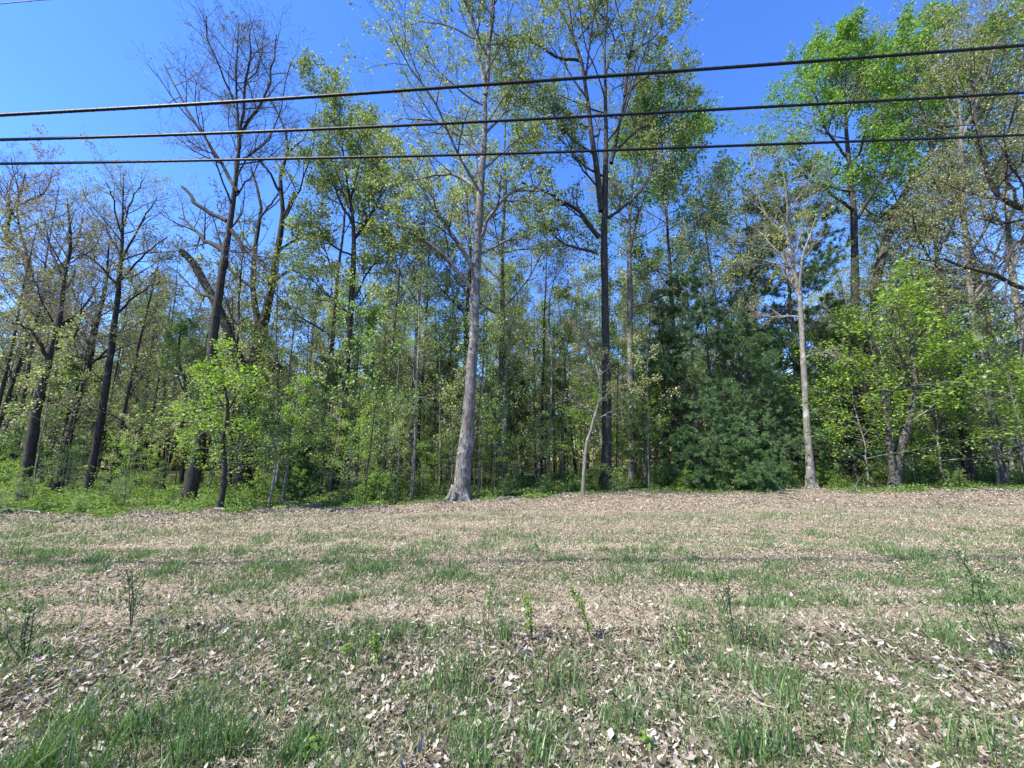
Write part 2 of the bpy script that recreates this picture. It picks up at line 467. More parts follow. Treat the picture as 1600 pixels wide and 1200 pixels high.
def crown_from(limbs, limbR, Gb, Gl, st, sides2=4):
    Q, RQ = limbs, limbR
    B2, R2 = spawn(Q, RQ, st['n2'], .22, 1.0, 42, st['l2'], 5, st['up'] * .8, .16, .6, .25, 0, .35)
    Gb.tubes(B2, R2, sides2)
    B3, R3 = spawn(B2, R2, st['n3'], .2, 1.0, 42, st['l3'], 4, st['up'] * .8, .18, .6, .3, 0, .3)
    Gb.tubes(B3, R3, 3)
    B4, R4 = spawn(B3, R3, st['n4'], .25, 1.0, 40, st['l4'], 3, st['up'], .18, .7, .4, 0, .3)
    Gb.tubes(B4, np.maximum(R4, st.get('rmin', .003)), 3)
    if st['nl'] > 0:
        keep = rng.uniform(size=len(B4)) < st.get('keep', 1.0)
        c, ax = on_paths(B4[keep], st['nl'], .65, 1.1, st['spread'] * .7)
        Gl.leaves(c, st['L'], st['W'], st.get('flatl', .35), ax)
        if st['nl'] > 2:
            c, ax = on_paths(B3, max(1, st['nl'] // 3), .3, 1.0, st['spread'])
            Gl.leaves(c, st['L'], st['W'], st.get('flatl', .35), ax)

def hero(name, label, cat, trunk, limbs=(), style='oak', bark='bark_oak', twig='twig_dark', leaf=None, Y=None, foot_px=None,
         auto=None, t0=.45, lean_cam=0.0, flare=0.0, over=None, wig=.05, group=None):
    """trunk: (px,py,width_px) list from the ground up, in the photograph; the tree stands where its foot meets the ground"""
    st = dict(STY[style]);
    if over: st.update(over)
    if leaf: st['leaf'] = leaf
    f = foot(trunk[0][0], trunk[0][1]) if Y is None else None
    if f is None:
        f = at(trunk[0][0], trunk[0][1], Y); f[2] = float(gh(f[0], f[1]))
    D = f[1]
    root = empty(name, f)
    tag(root, label, cat, group)
    n = len(trunk)
    ztop = at(trunk[-1][0], trunk[-1][1], D)[2]
    def wp(px, py, off=0.0):
        p = at(px, py, D + off)
        return p - f
    P = [wp(px, py, lean_cam * k / max(1, n - 1)) for k, (px, py, w) in enumerate(trunk)]
    P[0] = np.array([P[0][0] if Y is not None else 0, 0, -0.25])
    sc = D / F * 0.66
    K = 34
    PP = smooth_path(P, K)
    ww = np.interp(np.linspace(0, n - 1, K), np.arange(n), [t[2] for t in trunk]) * .5 * sc
    PP[2:-1] += rng.normal(0, wig * .35, (K - 3, 3)) * ww[2:-1, None] * 3
    if flare:
        hgt = np.maximum(PP[:, 2], 0)
        ww = ww * (1 + flare * np.exp(-hgt / .38))
    Gt, Gb, Gl = Geo(), Geo(), Geo()
    ww = ww * (1 + .07 * np.sin(np.arange(K) * 1.7 + D) * rng.uniform(0, 1, K))
    Gt.tubes(PP, np.maximum(ww, .006), 14, 0.05)
    if flare:   # root buttresses
        for k in range(5):
            a = k * 1.257 + .5
            r = ww[0]
            q = np.array([[math.cos(a) * r * .35, math.sin(a) * r * .35, .55], [math.cos(a) * r * .75, math.sin(a) * r * .75, .18], [math.cos(a) * r * 1.15, math.sin(a) * r * 1.15, -.02], [math.cos(a) * r * 1.5, math.sin(a) * r * 1.5, -.14]])
            q = smooth_path(q, 8); Gt.tubes(q, np.linspace(r * .4, r * .12, 8), 7, .05)
    LP, LR = [], []
    for lb in limbs:
        pts, w0, w1 = lb[0], lb[1], lb[2]
        dz = lb[3] if len(lb) > 3 else rng.uniform(-1.6, 1.6)
        # nearest trunk depth for the start
        p0 = wp(*pts[0])
        j = np.argmin(np.abs(PP[:, 2] - p0[2])); base_off = PP[j, 1]
        m = len(pts)
        q = [wp(px, py, base_off + dz * k / (m - 1)) for k, (px, py) in enumerate(pts)]
        q = smooth_path(q, 10)
        q[1:-1] += rng.normal(0, .02, (8, 3)) * (1 + w0 * .1)
        r = np.linspace(w0, w1, 10) * .72 * sc
        if len(lb) > 4 and lb[4] == 'stub':
            Gt.tubes(q, r, 8, .06)
            e = np.array([q[-1], q[-1] + (q[-1] - q[-2]) * .25]); Gt.tubes(smooth_path(e, 3), np.array([r[-1], r[-1] * .6, .003]), 8)
        else:
            Gt.tubes(q, np.maximum(r, .006), 7, .04)
            LP.append(q); LR.append(r)
    na = st['n1'] if auto is None else auto
    if na:
        H = PP[-1, 2]
        A, RA = spawn(PP, ww, na, t0, .98, st['a1'], st['l1'] * H, 10, st['up'], .13, .45, .18, 0, .55)
        Gt.tubes(A, np.maximum(RA, .005), 5)
        LP += list(A); LR += list(RA)
    LP.append(PP[-10:]); LR.append(ww[-10:])
    LP = np.array(LP); LR = np.array(LR)
    crown_from(LP, LR, Gb, Gl, st)
    finish_tree(root, Gt, Gb, Gl, bark, twig, st['leaf'])
    return root

def tree_proto(name, H, style, bark, twig, leaf=None, r0=.13, t0=.4, over=None, lean=.04):
    st = dict(STY[style])
    if over: st.update(over)
    if leaf: st['leaf'] = leaf
    root = empty(name, (0, 0, 0))
    K = 26
    z = np.linspace(-.25, H, K)
    P = np.zeros((K, 3)); P[:, 2] = z
    w = np.cumsum(rng.normal(0, lean, (K, 2)), 0) * .35; w -= w[0]
    P[:, :2] = w + np.linspace(0, 1, K)[:, None] * rng.normal(0, .5, 2)
    R = r0 * (1 - .88 * np.linspace(0, 1, K))
    Gt, Gb, Gl = Geo(), Geo(), Geo()
    Gt.tubes(P, R, 8, .03)
    A, RA = spawn(P, R, st['n1'], t0, .98, st['a1'], st['l1'] * H, 7, st['up'], .14, .5, .2, st.get('flat', 0), .5)
    Gt.tubes(A, np.maximum(RA, .004), 4)
    crown_from(A, RA, Gb, Gl, st, 3)
    finish_tree(root, Gt, Gb, Gl, bark, twig, st['leaf'])
    return root

def sapling_proto(name, H, leaf='leaf_maple', r0=.035, n1=20, n2=7, nl=17, wide=.38, L=.085, W=.068, t0=.25, stems=1, bark='bark_pale', spread=.08):
    root = empty(name, (0, 0, 0))
    Gt, Gb, Gl = Geo(), Geo(), Geo()
    for s in range(stems):
        K = 16
        P = np.zeros((K, 3)); P[:, 2] = np.linspace(-.1, H * rng.uniform(.75, 1), K)
        P[:, :2] = np.cumsum(rng.normal(0, .05 * H / 6, (K, 2)), 0) + (np.linspace(0, 1, K)[:, None] * rng.normal(0, .12 * H * (stems > 1) + .03 * H, 2))
        P[:, :2] -= P[0, :2]
        R = r0 * (1 - .9 * np.linspace(0, 1, K))
        Gt.tubes(P, R, 6, .04)
        A, RA = spawn(P, R, n1, t0, 1, 62, H * wide, 6, .02, .12, .55, .25, .35, .55)
        Gt.tubes(A, np.maximum(RA, .003), 4)
        B, RB = spawn(A, RA, n2, .2, 1, 45, -.4, 4, .0, .15, .6, .4, .5, .4)
        Gb.tubes(B, np.maximum(RB, .002), 3)
        c, ax = on_paths(B, nl, .1, 1.1, spread)
        c[:, 2] -= np.abs(rng.normal(0, .02, len(c)))
        Gl.leaves(c, L, W, .62, ax, .1)
    finish_tree(root, Gt, Gb, Gl, bark, 'twig_grey', leaf)
    return root

def pine_proto(name, H, r0=.14, t0=.1, wide=.28, n1=60, n2=9, ntuft=7, nn=8):
    root = empty(name, (0, 0, 0))
    Gt, Gb, Gl = Geo(), Geo(), Geo()
    K = 24
    P = np.zeros((K, 3)); P[:, 2] = np.linspace(-.2, H, K); P[:, :2] = np.cumsum(rng.normal(0, .02, (K, 2)), 0)
    R = r0 * (1 - .92 * np.linspace(0, 1, K))
    Gt.tubes(P, R, 8, .03)
    A, RA = spawn(P, R, n1, t0, .99, 78, H * wide, 7, .05, .07, .3, .25, .25, .75)
    Gt.tubes(A, np.maximum(RA, .005), 4)
    B, RB = spawn(A, RA, n2, .2, 1, 48, -.36, 4, .03, .1, .6, .4, .4, .4)
    Gb.tubes(B, np.maximum(RB, .003), 3)
    B2, RB2 = spawn(B, RB, 3, .3, 1, 45, -.45, 3, .05, .1, .7, .4, .3, .3)
    Gb.tubes(B2, np.maximum(RB2, .002), 3)
    BB = np.concatenate([B2])
    c, ax = on_paths(BB, ntuft, .3, 1.0, .02)
    needles(Gl, c, ax, nn, .13, .014)
    c, ax = on_paths(B, ntuft // 2, .5, 1.0, .02)
    needles(Gl, c, ax, nn, .12, .012)
    finish_tree(root, Gt, Gb, Gl, 'bark_pine', 'twig_dark', 'needle')
    return root

# ---- individual trees read from the photograph --------------------------------------------------
T = hero
T('bare_tree', 'tall nearly bare tree with fine budding twigs, left of the forked dead tree', 'tree',
  [(293, 788, 30), (312, 690, 24), (330, 560, 20), (343, 450, 17), (358, 360, 14), (367, 290, 11), (373, 225, 8), (369, 130, 5), (373, 35, 2)],
  [([(374, 232), (381, 150), (388, 95), (391, 45)], 6, 2), ([(372, 300), (335, 235), (292, 170), (256, 100)], 7, 2), ([(345, 250), (320, 235), (290, 218)], 3, 1),
   ([(379, 205), (408, 160), (425, 110), (432, 55)], 6, 2), ([(368, 160), (345, 110), (325, 60), (322, 25)], 4, 1.5), ([(355, 345), (318, 325), (300, 312), (285, 292)], 8, 5, .5, 'stub'),
   ([(352, 395), (320, 375), (300, 355), (280, 340)], 9, 3), ([(362, 360), (385, 390), (420, 425)], 8, 3), ([(374, 250), (400, 235), (430, 200), (455, 95)], 4, 1.5),
   ([(343, 470), (310, 455), (270, 420)], 6, 2), ([(372, 190), (350, 160), (300, 110)], 3, 1), ([(383, 130), (405, 100), (412, 40)], 3, 1)],
  'bare', 'bark_dark', 'twig_dark', t0=.5, over=dict(n1=14, nl=1, l1=.2, a1=32, n3=8, n4=5), flare=.15)
T('dead_tree', 'forked half dead tree with broken snags and barkless pale limbs', 'tree',
  [(378, 768, 38), (386, 660, 30), (391, 585, 28), (408, 520, 22), (424, 450, 18), (432, 400, 15), (442, 335, 12), (438, 275, 9), (450, 235, 7), (440, 190, 5), (420, 152, 3)],
  [([(389, 590), (362, 535), (338, 470), (305, 415), (283, 392)], 17, 11, -.6, 'stub'), ([(400, 540), (401, 480), (394, 440), (402, 375), (406, 318), (392, 262)], 12, 4, .8),
   ([(396, 450), (372, 432), (352, 408), (330, 330)], 6, 2, .3), ([(443, 340), (455, 315), (460, 300)], 7, 5, .2, 'stub'), ([(440, 350), (475, 350), (498, 340)], 6, 3, .5),
   ([(427, 440), (452, 425), (472, 426)], 6, 2.5, .2, 'stub'), ([(404, 345), (425, 315), (440, 300)], 4, 2), ([(432, 395), (470, 372), (505, 375), (535, 350)], 5, 2),
   ([(448, 240), (470, 220), (490, 190)], 4, 1), ([(437, 300), (415, 260), (385, 240)], 5, 2)],
  'bare', 'bark_dark', 'twig_dark', auto=3, over=dict(n2=5, n3=4, n4=2, nl=0), t0=.55, flare=.15)
T('oak_tree', 'slender oak with dark trunk and drooping olive leaves right of the dead tree', 'tree',
  [(522, 776, 18), (532, 680, 16), (543, 560, 14), (550, 450, 13), (553, 385, 11), (551, 340, 8), (545, 300, 6), (535, 230, 4), (530, 180, 2)],
  [([(552, 375), (575, 340), (592, 320), (600, 260)], 6, 2), ([(550, 350), (525, 300), (505, 260)], 5, 2), ([(548, 310), (560, 260), (565, 200)], 4, 1.5), ([(552, 400), (515, 380), (490, 340)], 4, 1.5),
   ([(550, 470), (580, 420), (610, 390)], 4, 1.5), ([(548, 490), (510, 460), (480, 430)], 4, 1.5)],
  'oak', 'bark_dark', 'twig_dark', auto=8, t0=.5)
T('large_tree', 'big grey trunked tree with flared roots standing at the edge of the clearing', 'tree',
  [(718, 782, 40), (728, 690, 31), (735, 600, 26), (741, 500, 24), (745, 400, 21), (751, 300, 19), (757, 210, 14), (757, 130, 11), (748, 90, 7), (738, 40, 5), (724, -10, 4), (715, -80, 2)],
  [([(758, 150), (763, 90), (766, 40), (769, -10), (775, -70)], 10, 3, .6), ([(742, 425), (705, 365), (668, 310), (640, 250)], 9, 2, -1.5), ([(739, 455), (700, 405), (655, 370), (610, 350)], 8, 2, -1),
   ([(747, 380), (770, 330), (800, 302), (845, 296)], 8, 3, -1), ([(751, 300), (715, 275), (680, 275), (640, 282)], 7, 2, 1), ([(756, 245), (710, 205), (660, 185), (615, 190)], 6, 2, 1),
   ([(741, 60), (700, 40), (660, 35), (628, 42)], 4, 1, 1), ([(757, 210), (800, 165), (830, 130)], 5, 1.5), ([(754, 265), (800, 225), (838, 205)], 5, 1.5), ([(745, 400), (790, 378), (830, 372)], 5, 2),
   ([(760, 70), (785, 70), (797, 100)], 3, 1), ([(752, 300), (735, 210), (700, 130), (650, 80)], 4, 1, 1.5)],
  'oak', 'bark_grey', 'twig_dark', auto=8, t0=.45, flare=.38, over=dict(nl=9, keep=.4, L=.12, W=.075, spread=.15), lean_cam=-.5)
T('oak_tree', 'tall dark trunked oak with olive leaf clumps reaching above the highest cable', 'tree',
  [(946, 765, 26), (948, 680, 22), (947, 590, 20), (945, 450, 18), (944, 380, 17), (945, 300, 16), (947, 230, 12), (946, 150, 9), (945, 70, 6), (950, 0, 4), (955, -60, 2)],
  [([(940, 330), (930, 260), (922, 190), (912, 120), (898, 60), (868, 5)], 12, 3, -.8), ([(955, 255), (970, 190), (980, 120), (992, 40), (1003, -30)], 8, 3, .8),
   ([(936, 372), (905, 332), (860, 303), (815, 285)], 9, 3, -1.4), ([(910, 96), (870, 90), (840, 70), (812, 58)], 6, 2), ([(930, 395), (880, 380), (850, 350)], 5, 2),
   ([(958, 240), (1000, 200), (1050, 175), (1085, 130)], 6, 2), ([(975, 150), (1010, 120), (1050, 100)], 4, 1.5), ([(985, 80), (1020, 60), (1050, 20)], 4, 1.5), ([(925, 200), (895, 190), (860, 150)], 5, 2),
   ([(944, 120), (960, 60), (930, 10)], 4, 2), ([(905, 60), (930, 20), (920, -30)], 4, 2), ([(950, 340), (1000, 300), (1030, 240)], 6, 2), ([(940, 300), (900, 250), (880, 200)], 4, 1.5)],
  'oak', 'bark_dark', 'twig_dark', auto=8, t0=.5, flare=.25, over=dict(nl=14, keep=.42, L=.14, W=.09, spread=.15))
T('oak_tree', 'slimmer grey trunk directly right of the tall dark trunked oak', 'tree',
  [(988, 757, 18), (986, 640, 16), (985, 540, 15), (984, 440, 13), (983, 360, 10), (988, 290, 7), (994, 220, 5), (985, 150, 2)],
  [([(985, 375), (1020, 360), (1050, 330)], 4, 1.5), ([(986, 480), (1030, 465), (1070, 440)], 4, 1.5), ([(985, 350), (960, 320), (955, 280)], 4, 1.5), ([(984, 420), (1015, 425), (1050, 400)], 3, 1)],
  'sparse', 'bark_grey', 'twig_dark', auto=10, t0=.5, flare=.2)
T('birch_tree', 'slim pale trunked tree in front of the pines with bare twiggy crown', 'tree',
  [(1267, 756, 18), (1262, 680, 14), (1257, 600, 12), (1252, 500, 11), (1249, 460, 10), (1240, 420, 9), (1231, 370, 7), (1230, 320, 5), (1222, 250, 2)],
  [([(1249, 465), (1233, 435), (1230, 400)], 6, 3), ([(1250, 496), (1225, 493), (1195, 494), (1170, 480)], 4, 1.5), ([(1249, 460), (1252, 420), (1260, 380), (1275, 340)], 5, 2), ([(1232, 370), (1200, 340), (1180, 290), (1170, 230)], 4, 1),
   ([(1243, 430), (1205, 380), (1170, 350), (1120, 320)], 4, 1), ([(1255, 560), (1285, 550), (1310, 560)], 2.5, 1), ([(1253, 520), (1275, 500), (1300, 490)], 2.5, 1), ([(1231, 330), (1260, 290), (1275, 250)], 3, 1)],
  'sparse', 'bark_pale', 'twig_grey', auto=8, t0=.55, flare=.3, Y=18.2, over=dict(nl=1))
T('tulip_tree', 'dense bright green crowned tree standing above the dark pines', 'tree',
  [(1338, 745, 20), (1337, 600, 18), (1336, 450, 16), (1334, 340, 14), (1328, 270, 11), (1322, 200, 8), (1320, 140, 5), (1325, 80, 2)],
  [([(1336, 345), (1370, 290), (1400, 225)], 6, 2), ([(1334, 330), (1295, 300), (1260, 260)], 6, 2), ([(1328, 270), (1350, 220), (1370, 170)], 5, 2), ([(1326, 250), (1290, 200), (1275, 150)], 5, 2), ([(1322, 180), (1300, 130), (1305, 90)], 4, 1.5), ([(1322, 180), (1345, 130), (1360, 90)], 4, 1.5),
   ([(1330, 300), (1265, 280), (1235, 230)], 4, 1.5)],
  'full', 'bark_dark', 'twig_dark', auto=8, t0=.66, Y=22, over=dict(nl=12, L=.16, W=.10))
T('maple_tree', 'leaning thick trunk rising to a wide green crown at upper right', 'tree',
  [(1345, 745, 24), (1358, 560, 20), (1372, 430, 18), (1395, 345, 17), (1425, 280, 14), (1455, 235, 10), (1475, 180, 7), (1500, 110, 3)],
  [([(1440, 255), (1480, 232), (1520, 205), (1570, 180)], 7, 2), ([(1425, 280), (1420, 220), (1400, 160)], 6, 2), ([(1455, 235), (1440, 170), (1430, 120)], 5, 2), ([(1475, 180), (1520, 140), (1560, 90)], 5, 2), ([(1440, 260), (1490, 260), (1530, 280)], 4, 2), ([(1470, 200), (1520, 190), (1590, 130)], 4, 2),
   ([(1395, 345), (1350, 320), (1400, 250)], 3, 1)],
  'full', 'bark_oak', 'twig_dark', auto=6, t0=.72, Y=23, over=dict(nl=8, L=.15))
T('ash_tree', 'tall thin trunk with leaning grey stem near the right edge, bare twigs at its top', 'tree',
  [(1568, 752, 18), (1550, 660, 16), (1532, 560, 14), (1518, 470, 12), (1508, 360, 10), (1502, 260, 9), (1500, 170, 6), (1490, 90, 4), (1478, 30, 2)],
  [([(1500, 200), (1470, 130), (1440, 80)], 4, 1), ([(1501, 220), (1530, 150), (1560, 60)], 5, 2), ([(1508, 340), (1470, 300), (1450, 260)], 4, 1.5), ([(1512, 400), (1540, 360), (1565, 300)], 5, 2), ([(1494, 110), (1520, 60), (1540, 10)], 3, 1), ([(1520, 480), (1560, 420), (1600, 380)], 4, 2), ([(1521, 470), (1555, 400), (1590, 320)], 5, 2)],
  'sparse', 'bark_grey', 'twig_dark', auto=9, t0=.5, Y=19)
T('dark_tree', 'dark crooked trunk forking low, between the leaning trunk and the right edge', 'tree',
  [(1512, 745, 20), (1503, 650, 16), (1495, 570, 15), (1480, 500, 14), (1473, 450, 12), (1465, 410, 9), (1460, 350, 6), (1455, 300, 3)],
  [([(1478, 495), (1485, 450), (1500, 400)], 6, 2), ([(1470, 430), (1440, 380), (1420, 320)], 5, 2), ([(1464, 400), (1490, 350), (1505, 290)], 4, 1.5), ([(1480, 500), (1450, 480), (1410, 470)], 4, 1.5)],
  'sparse', 'bark_dark', 'twig_dark', auto=7, t0=.5, Y=20)
T('dark_tree', 'tree beyond the right border whose heavy dark limbs arch into the sky', 'tree',
  [(1700, 760, 34), (1680, 600, 30), (1668, 480, 27), (1650, 400, 22), (1630, 345, 18), (1595, 325, 14), (1560, 305, 11), (1543, 270, 9), (1530, 220, 7), (1520, 150, 5), (1515, 80, 3)],
  [([(1655, 450), (1600, 452), (1540, 425), (1480, 408), (1440, 405)], 9, 2, -1.5), ([(1640, 380), (1590, 380), (1560, 440), (1530, 470)], 7, 2), ([(1595, 325), (1570, 260), (1590, 180)], 5, 2), ([(1545, 280), (1580, 200), (1600, 60)], 5, 2), ([(1610, 340), (1560, 350), (1500, 330)], 5, 2), ([(1650, 420), (1590, 480), (1550, 500)], 5, 2)],
  'sparse', 'bark_dark', 'twig_dark', auto=8, t0=.45, Y=16)
T('pale_tree', 'pale smooth trunk crossing the right border behind the bright saplings', 'tree',
  [(1640, 760, 20), (1618, 640, 17), (1598, 530, 15), (1588, 470, 13), (1580, 410, 12), (1575, 350, 9), (1570, 270, 6), (1580, 200, 3)],
  [([(1582, 420), (1600, 370), (1620, 330)], 5, 2), ([(1577, 370), (1550, 320), (1540, 280)], 4, 2)],
  'sparse', 'bark_pale', 'twig_grey', auto=8, t0=.5, Y=17)
T('multi_stem_tree', 'crooked twin stemmed tree with mottled bark at the right edge of the clearing', 'tree',
  [(1395, 764, 26), (1403, 715, 18), (1420, 660, 15), (1430, 600, 12), (1425, 540, 9), (1435, 480, 6), (1430, 420, 3)],
  [([(1396, 745), (1388, 690), (1382, 630), (1365, 560), (1355, 500)], 10, 3, -.6), ([(1422, 650), (1450, 600), (1480, 560)], 5, 2), ([(1383, 640), (1350, 600), (1330, 570)], 4, 2), ([(1430, 600), (1400, 540), (1395, 480)], 4, 2)],
  'full', 'bark_oak', 'twig_dark', leaf='leaf_maple', auto=8, t0=.45, over=dict(n2=5, nl=6, L=.09, W=.07, flatl=.6, keep=.7, up=0.0))
# left group
T('gnarled_tree', 'gnarled dark tree at the far left with a bent upper trunk and reddish buds', 'tree',
  [(-8, 752, 30), (10, 680, 26), (32, 590, 22), (42, 510, 19), (46, 450, 16), (40, 400, 13), (14, 382, 11), (12, 350, 9), (30, 310, 6), (40, 270, 3)],
  [([(46, 450), (90, 420), (120, 380), (130, 340)], 7, 2), ([(14, 385), (-20, 350), (-40, 300)], 6, 2), ([(44, 480), (5, 440), (-20, 430)], 6, 2), ([(40, 520), (80, 470), (100, 430)], 5, 2), ([(30, 320), (70, 300), (80, 270)], 4, 1), ([(12, 360), (10, 320), (-5, 290)], 4, 1)],
  'sparse', 'bark_dark', 'twig_dark', leaf='leaf_red', auto=12, t0=.5, over=dict(nl=1, L=.07, rmin=.005))
T('dark_tree', 'dark trunk leaning right beside the gnarled tree at far left', 'tree',
  [(32, 785, 22), (48, 700, 19), (62, 620, 17), (76, 560, 14), (90, 515, 12), (100, 440, 9), (110, 380, 6), (105, 310, 3)],
  [([(76, 560), (50, 520), (10, 500)], 6, 2), ([(90, 515), (130, 480), (155, 440)], 5, 2), ([(100, 440), (80, 390), (70, 340)], 4, 1.5), ([(95, 480), (60, 450), (40, 400)], 4, 1.5)],
  'sparse', 'bark_dark', 'twig_grey', auto=14, t0=.45, over=dict(nl=1, L=.07, rmin=.005))
T('dark_tree', 'thin dark trunk leaning right between far left trunks and round budding crown', 'tree',
  [(85, 772, 15), (105, 690, 13), (124, 620, 11), (140, 570, 10), (150, 510, 8), (165, 450, 6), (170, 380, 3)],
  [([(140, 570), (175, 540), (200, 500)], 4, 1.5), ([(150, 510), (120, 470), (105, 430)], 4, 1.5)],
  'sparse', 'bark_dark', 'twig_grey', auto=14, t0=.45, over=dict(nl=1, L=.07, rmin=.005))
T('round_crowned_tree', 'dark straight tree with a round budding crown under the lowest cable at left', 'tree',
  [(142, 745, 16), (160, 640, 14), (172, 560, 13), (182, 480, 11), (188, 420, 9), (191, 370, 7), (192, 320, 4), (193, 272, 2)],
  [([(190, 410), (220, 350), (245, 310)], 4, 1.5), ([(189, 400), (160, 350), (135, 320)], 4, 1.5), ([(191, 370), (175, 310), (165, 285)], 3, 1), ([(191, 360), (210, 310), (225, 280)], 3, 1), ([(187, 440), (225, 400), (262, 370)], 4, 1.5), ([(187, 450), (150, 410), (118, 390)], 4, 1.5),
   ([(183, 490), (215, 460), (250, 440)], 4, 1.5)],
  'sparse', 'bark_dark', 'twig_dark', auto=12, t0=.5, Y=19, over=dict(nl=1, n2=7, up=.12, L=.09))
T('young_tree', 'slim dark young tree with bright green crown in front of the dead tree', 'tree',
  [(343, 796, 14), (351, 740, 11), (348, 690, 8), (356, 640, 6), (350, 600, 4), (343, 565, 2)],
  [([(352, 690), (330, 655), (300, 640)], 4, 1.5), ([(354, 680), (385, 650), (400, 630)], 4, 1.5), ([(355, 650), (340, 620), (325, 600)], 3, 1), ([(355, 640), (375, 610), (385, 590)], 3, 1)],
  'full', 'bark_dark', 'twig_grey', leaf='leaf_maple', auto=14, t0=.25, over=dict(n2=5, nl=2, L=.095, W=.08, flatl=.6, l1=.42, up=-.03, spread=.12, a1=70))
T('young_tree', 'crooked dark young tree left of the tall bare tree', 'tree',
  [(252, 770, 14), (262, 720, 11), (285, 660, 9), (290, 600, 7), (278, 560, 5), (285, 500, 3)],
  [([(285, 660), (255, 630), (235, 610)], 4, 1.5), ([(290, 600), (320, 570), (335, 530)], 4, 1.5)],
  'sparse', 'bark_dark', 'twig_grey', leaf='leaf_young', auto=9, t0=.4, over=dict(nl=4))
# thin stems along the edge
thin = [
 ([(643, 782, 9), (648, 690, 7), (651, 600, 6), (655, 520, 4), (652, 440, 2)], 'bark_pale', 'thin straight grey sapling stem left of the big flared trunk'),
 ([(610, 770, 6), (618, 650, 5), (625, 560, 4), (640, 470, 2)], 'bark_pale', 'thinner pale stem standing just left of the straight grey sapling'),
 ([(783, 765, 9), (787, 680, 8), (790, 590, 7), (798, 520, 5), (815, 430, 2)], 'bark_pale', 'pale thin stem just right of the big flared trunk'),
 ([(855, 755, 7), (860, 660, 6), (862, 570, 5), (858, 480, 3), (870, 420, 1.5)], 'bark_pale', 'whitish slender stem midway between the big trunk and tall oak'),
 ([(910, 773, 8), (915, 705, 8), (925, 665, 6), (938, 610, 5), (928, 560, 4), (905, 510, 2)], 'bark_pale', 'pale crooked stem leaning against the tall dark oak trunk'),
 ([(876, 752, 5), (880, 640, 5), (884, 560, 4), (900, 470, 2)], 'bark_grey', 'faint thin stem left of the pale crooked stem'),
 ([(1172, 748, 9), (1174, 640, 8), (1168, 560, 8), (1176, 500, 6), (1180, 430, 4), (1190, 350, 2)], 'bark_pale', 'pale leaning stem seen among the blue green pines'),
 ([(1245, 752, 10), (1243, 660, 8), (1240, 560, 6), (1225, 480, 2)], 'bark_dark', 'dark thin stem just left of the slim pale trunked tree'),
 ([(440, 790, 6), (450, 720, 5), (455, 660, 4), (470, 590, 2)], 'bark_grey', 'thin leaning stem at the clearing edge right of the dead tree'),
 ([(418, 792, 5), (430, 735, 5), (428, 690, 4), (415, 640, 2)], 'bark_pale', 'short pale crooked stem in front of the dead tree'),
 ([(735, 765, 12), (733, 640, 11), (728, 520, 10), (735, 400, 8), (728, 300, 4)], 'bark_dark', 'dark thinner trunk half hidden behind the big flared trunk'),
 ([(1020, 752, 7), (1030, 660, 6), (1040, 580, 5), (1025, 480, 2)], 'bark_dark', 'dark sapling stem between the grey trunk and the pines'),
 ([(1585, 752, 9), (1578, 700, 8), (1590, 650, 6), (1575, 590, 4), (1560, 540, 2)], 'bark_pale', 'pale crooked stem low at the right border'),
 ([(515, 778, 12), (517, 740, 9), (528, 690, 6), (535, 620, 3)], 'bark_pale', 'short stem with whitish base in front of the small dark pine'),
 ([(208, 765, 9), (222, 660, 8), (235, 560, 6), (245, 470, 3)], 'bark_dark', 'thin dark stem behind the bright saplings at left'),
]
for k, (tr, bk, lb) in enumerate(thin):
    T('thin_tree', lb, 'tree', tr, (), 'sparse', bk, 'twig_grey', leaf=['leaf_young', 'leaf_olive', 'leaf_maple'][k % 3], auto=12, t0=.42,
      over=dict(n2=6, n3=5, n4=3, l1=.2, nl=(1 if tr[0][0] > 1000 else 2), L=.07, W=.05, flatl=.5, up=.04, a1=60), wig=.12)

# ---- prototypes and their copies ---------------------------------------------------------------
used = set()
def put(proto, x, y, scale, rz, label, cat, group):
    o = proto if proto.name not in used else copy_tree(proto)
    used.add(proto.name)
    o.location = (x, y, float(gh(x, y)) if y < 60 else 0.0)
    o.rotation_euler = (0, 0, rz)
    o.scale = (scale, scale, scale)
    tag(o, label, cat, group)
    return o

def put_px(proto, H, px, Y, top_py, label, cat, group, rz=None):
    b = at(px, 715, Y)
    top = at(px, top_py, Y)[2]
    z = float(gh(b[0], Y))
    return put(proto, b[0], Y, max(.2, (top - z) / H), rng.uniform(0, 6.28) if rz is None else rz, label, cat, group)

maple = [sapling_proto('maple_sapling', 5.0, 'leaf_maple'), sapling_proto('maple_sapling', 5.0, 'leaf_maple', n1=24, wide=.45, t0=.15), sapling_proto('maple_sapling', 5.0, 'leaf_young', n1=24, stems=2, nl=9, L=.085, W=.07)]
shrub = [sapling_proto('leafy_shrub', 1.8, 'leaf_young', .014, 12, 5, 9, .45, .07, .055, .05, 4, 'bark_dark', .05), sapling_proto('leafy_shrub', 1.8, 'leaf_maple', .012, 10, 5, 8, .5, .08, .06, .1, 3, 'bark_dark', .05)]
pine = [pine_proto('pine_tree', 12.0, wide=.36, t0=.03, n1=75), pine_proto('pine_tree', 12.0, wide=.30, t0=.08), pine_proto('pine_tree', 3.4, .05, .02, .42, 46, 8, 6, 8)]

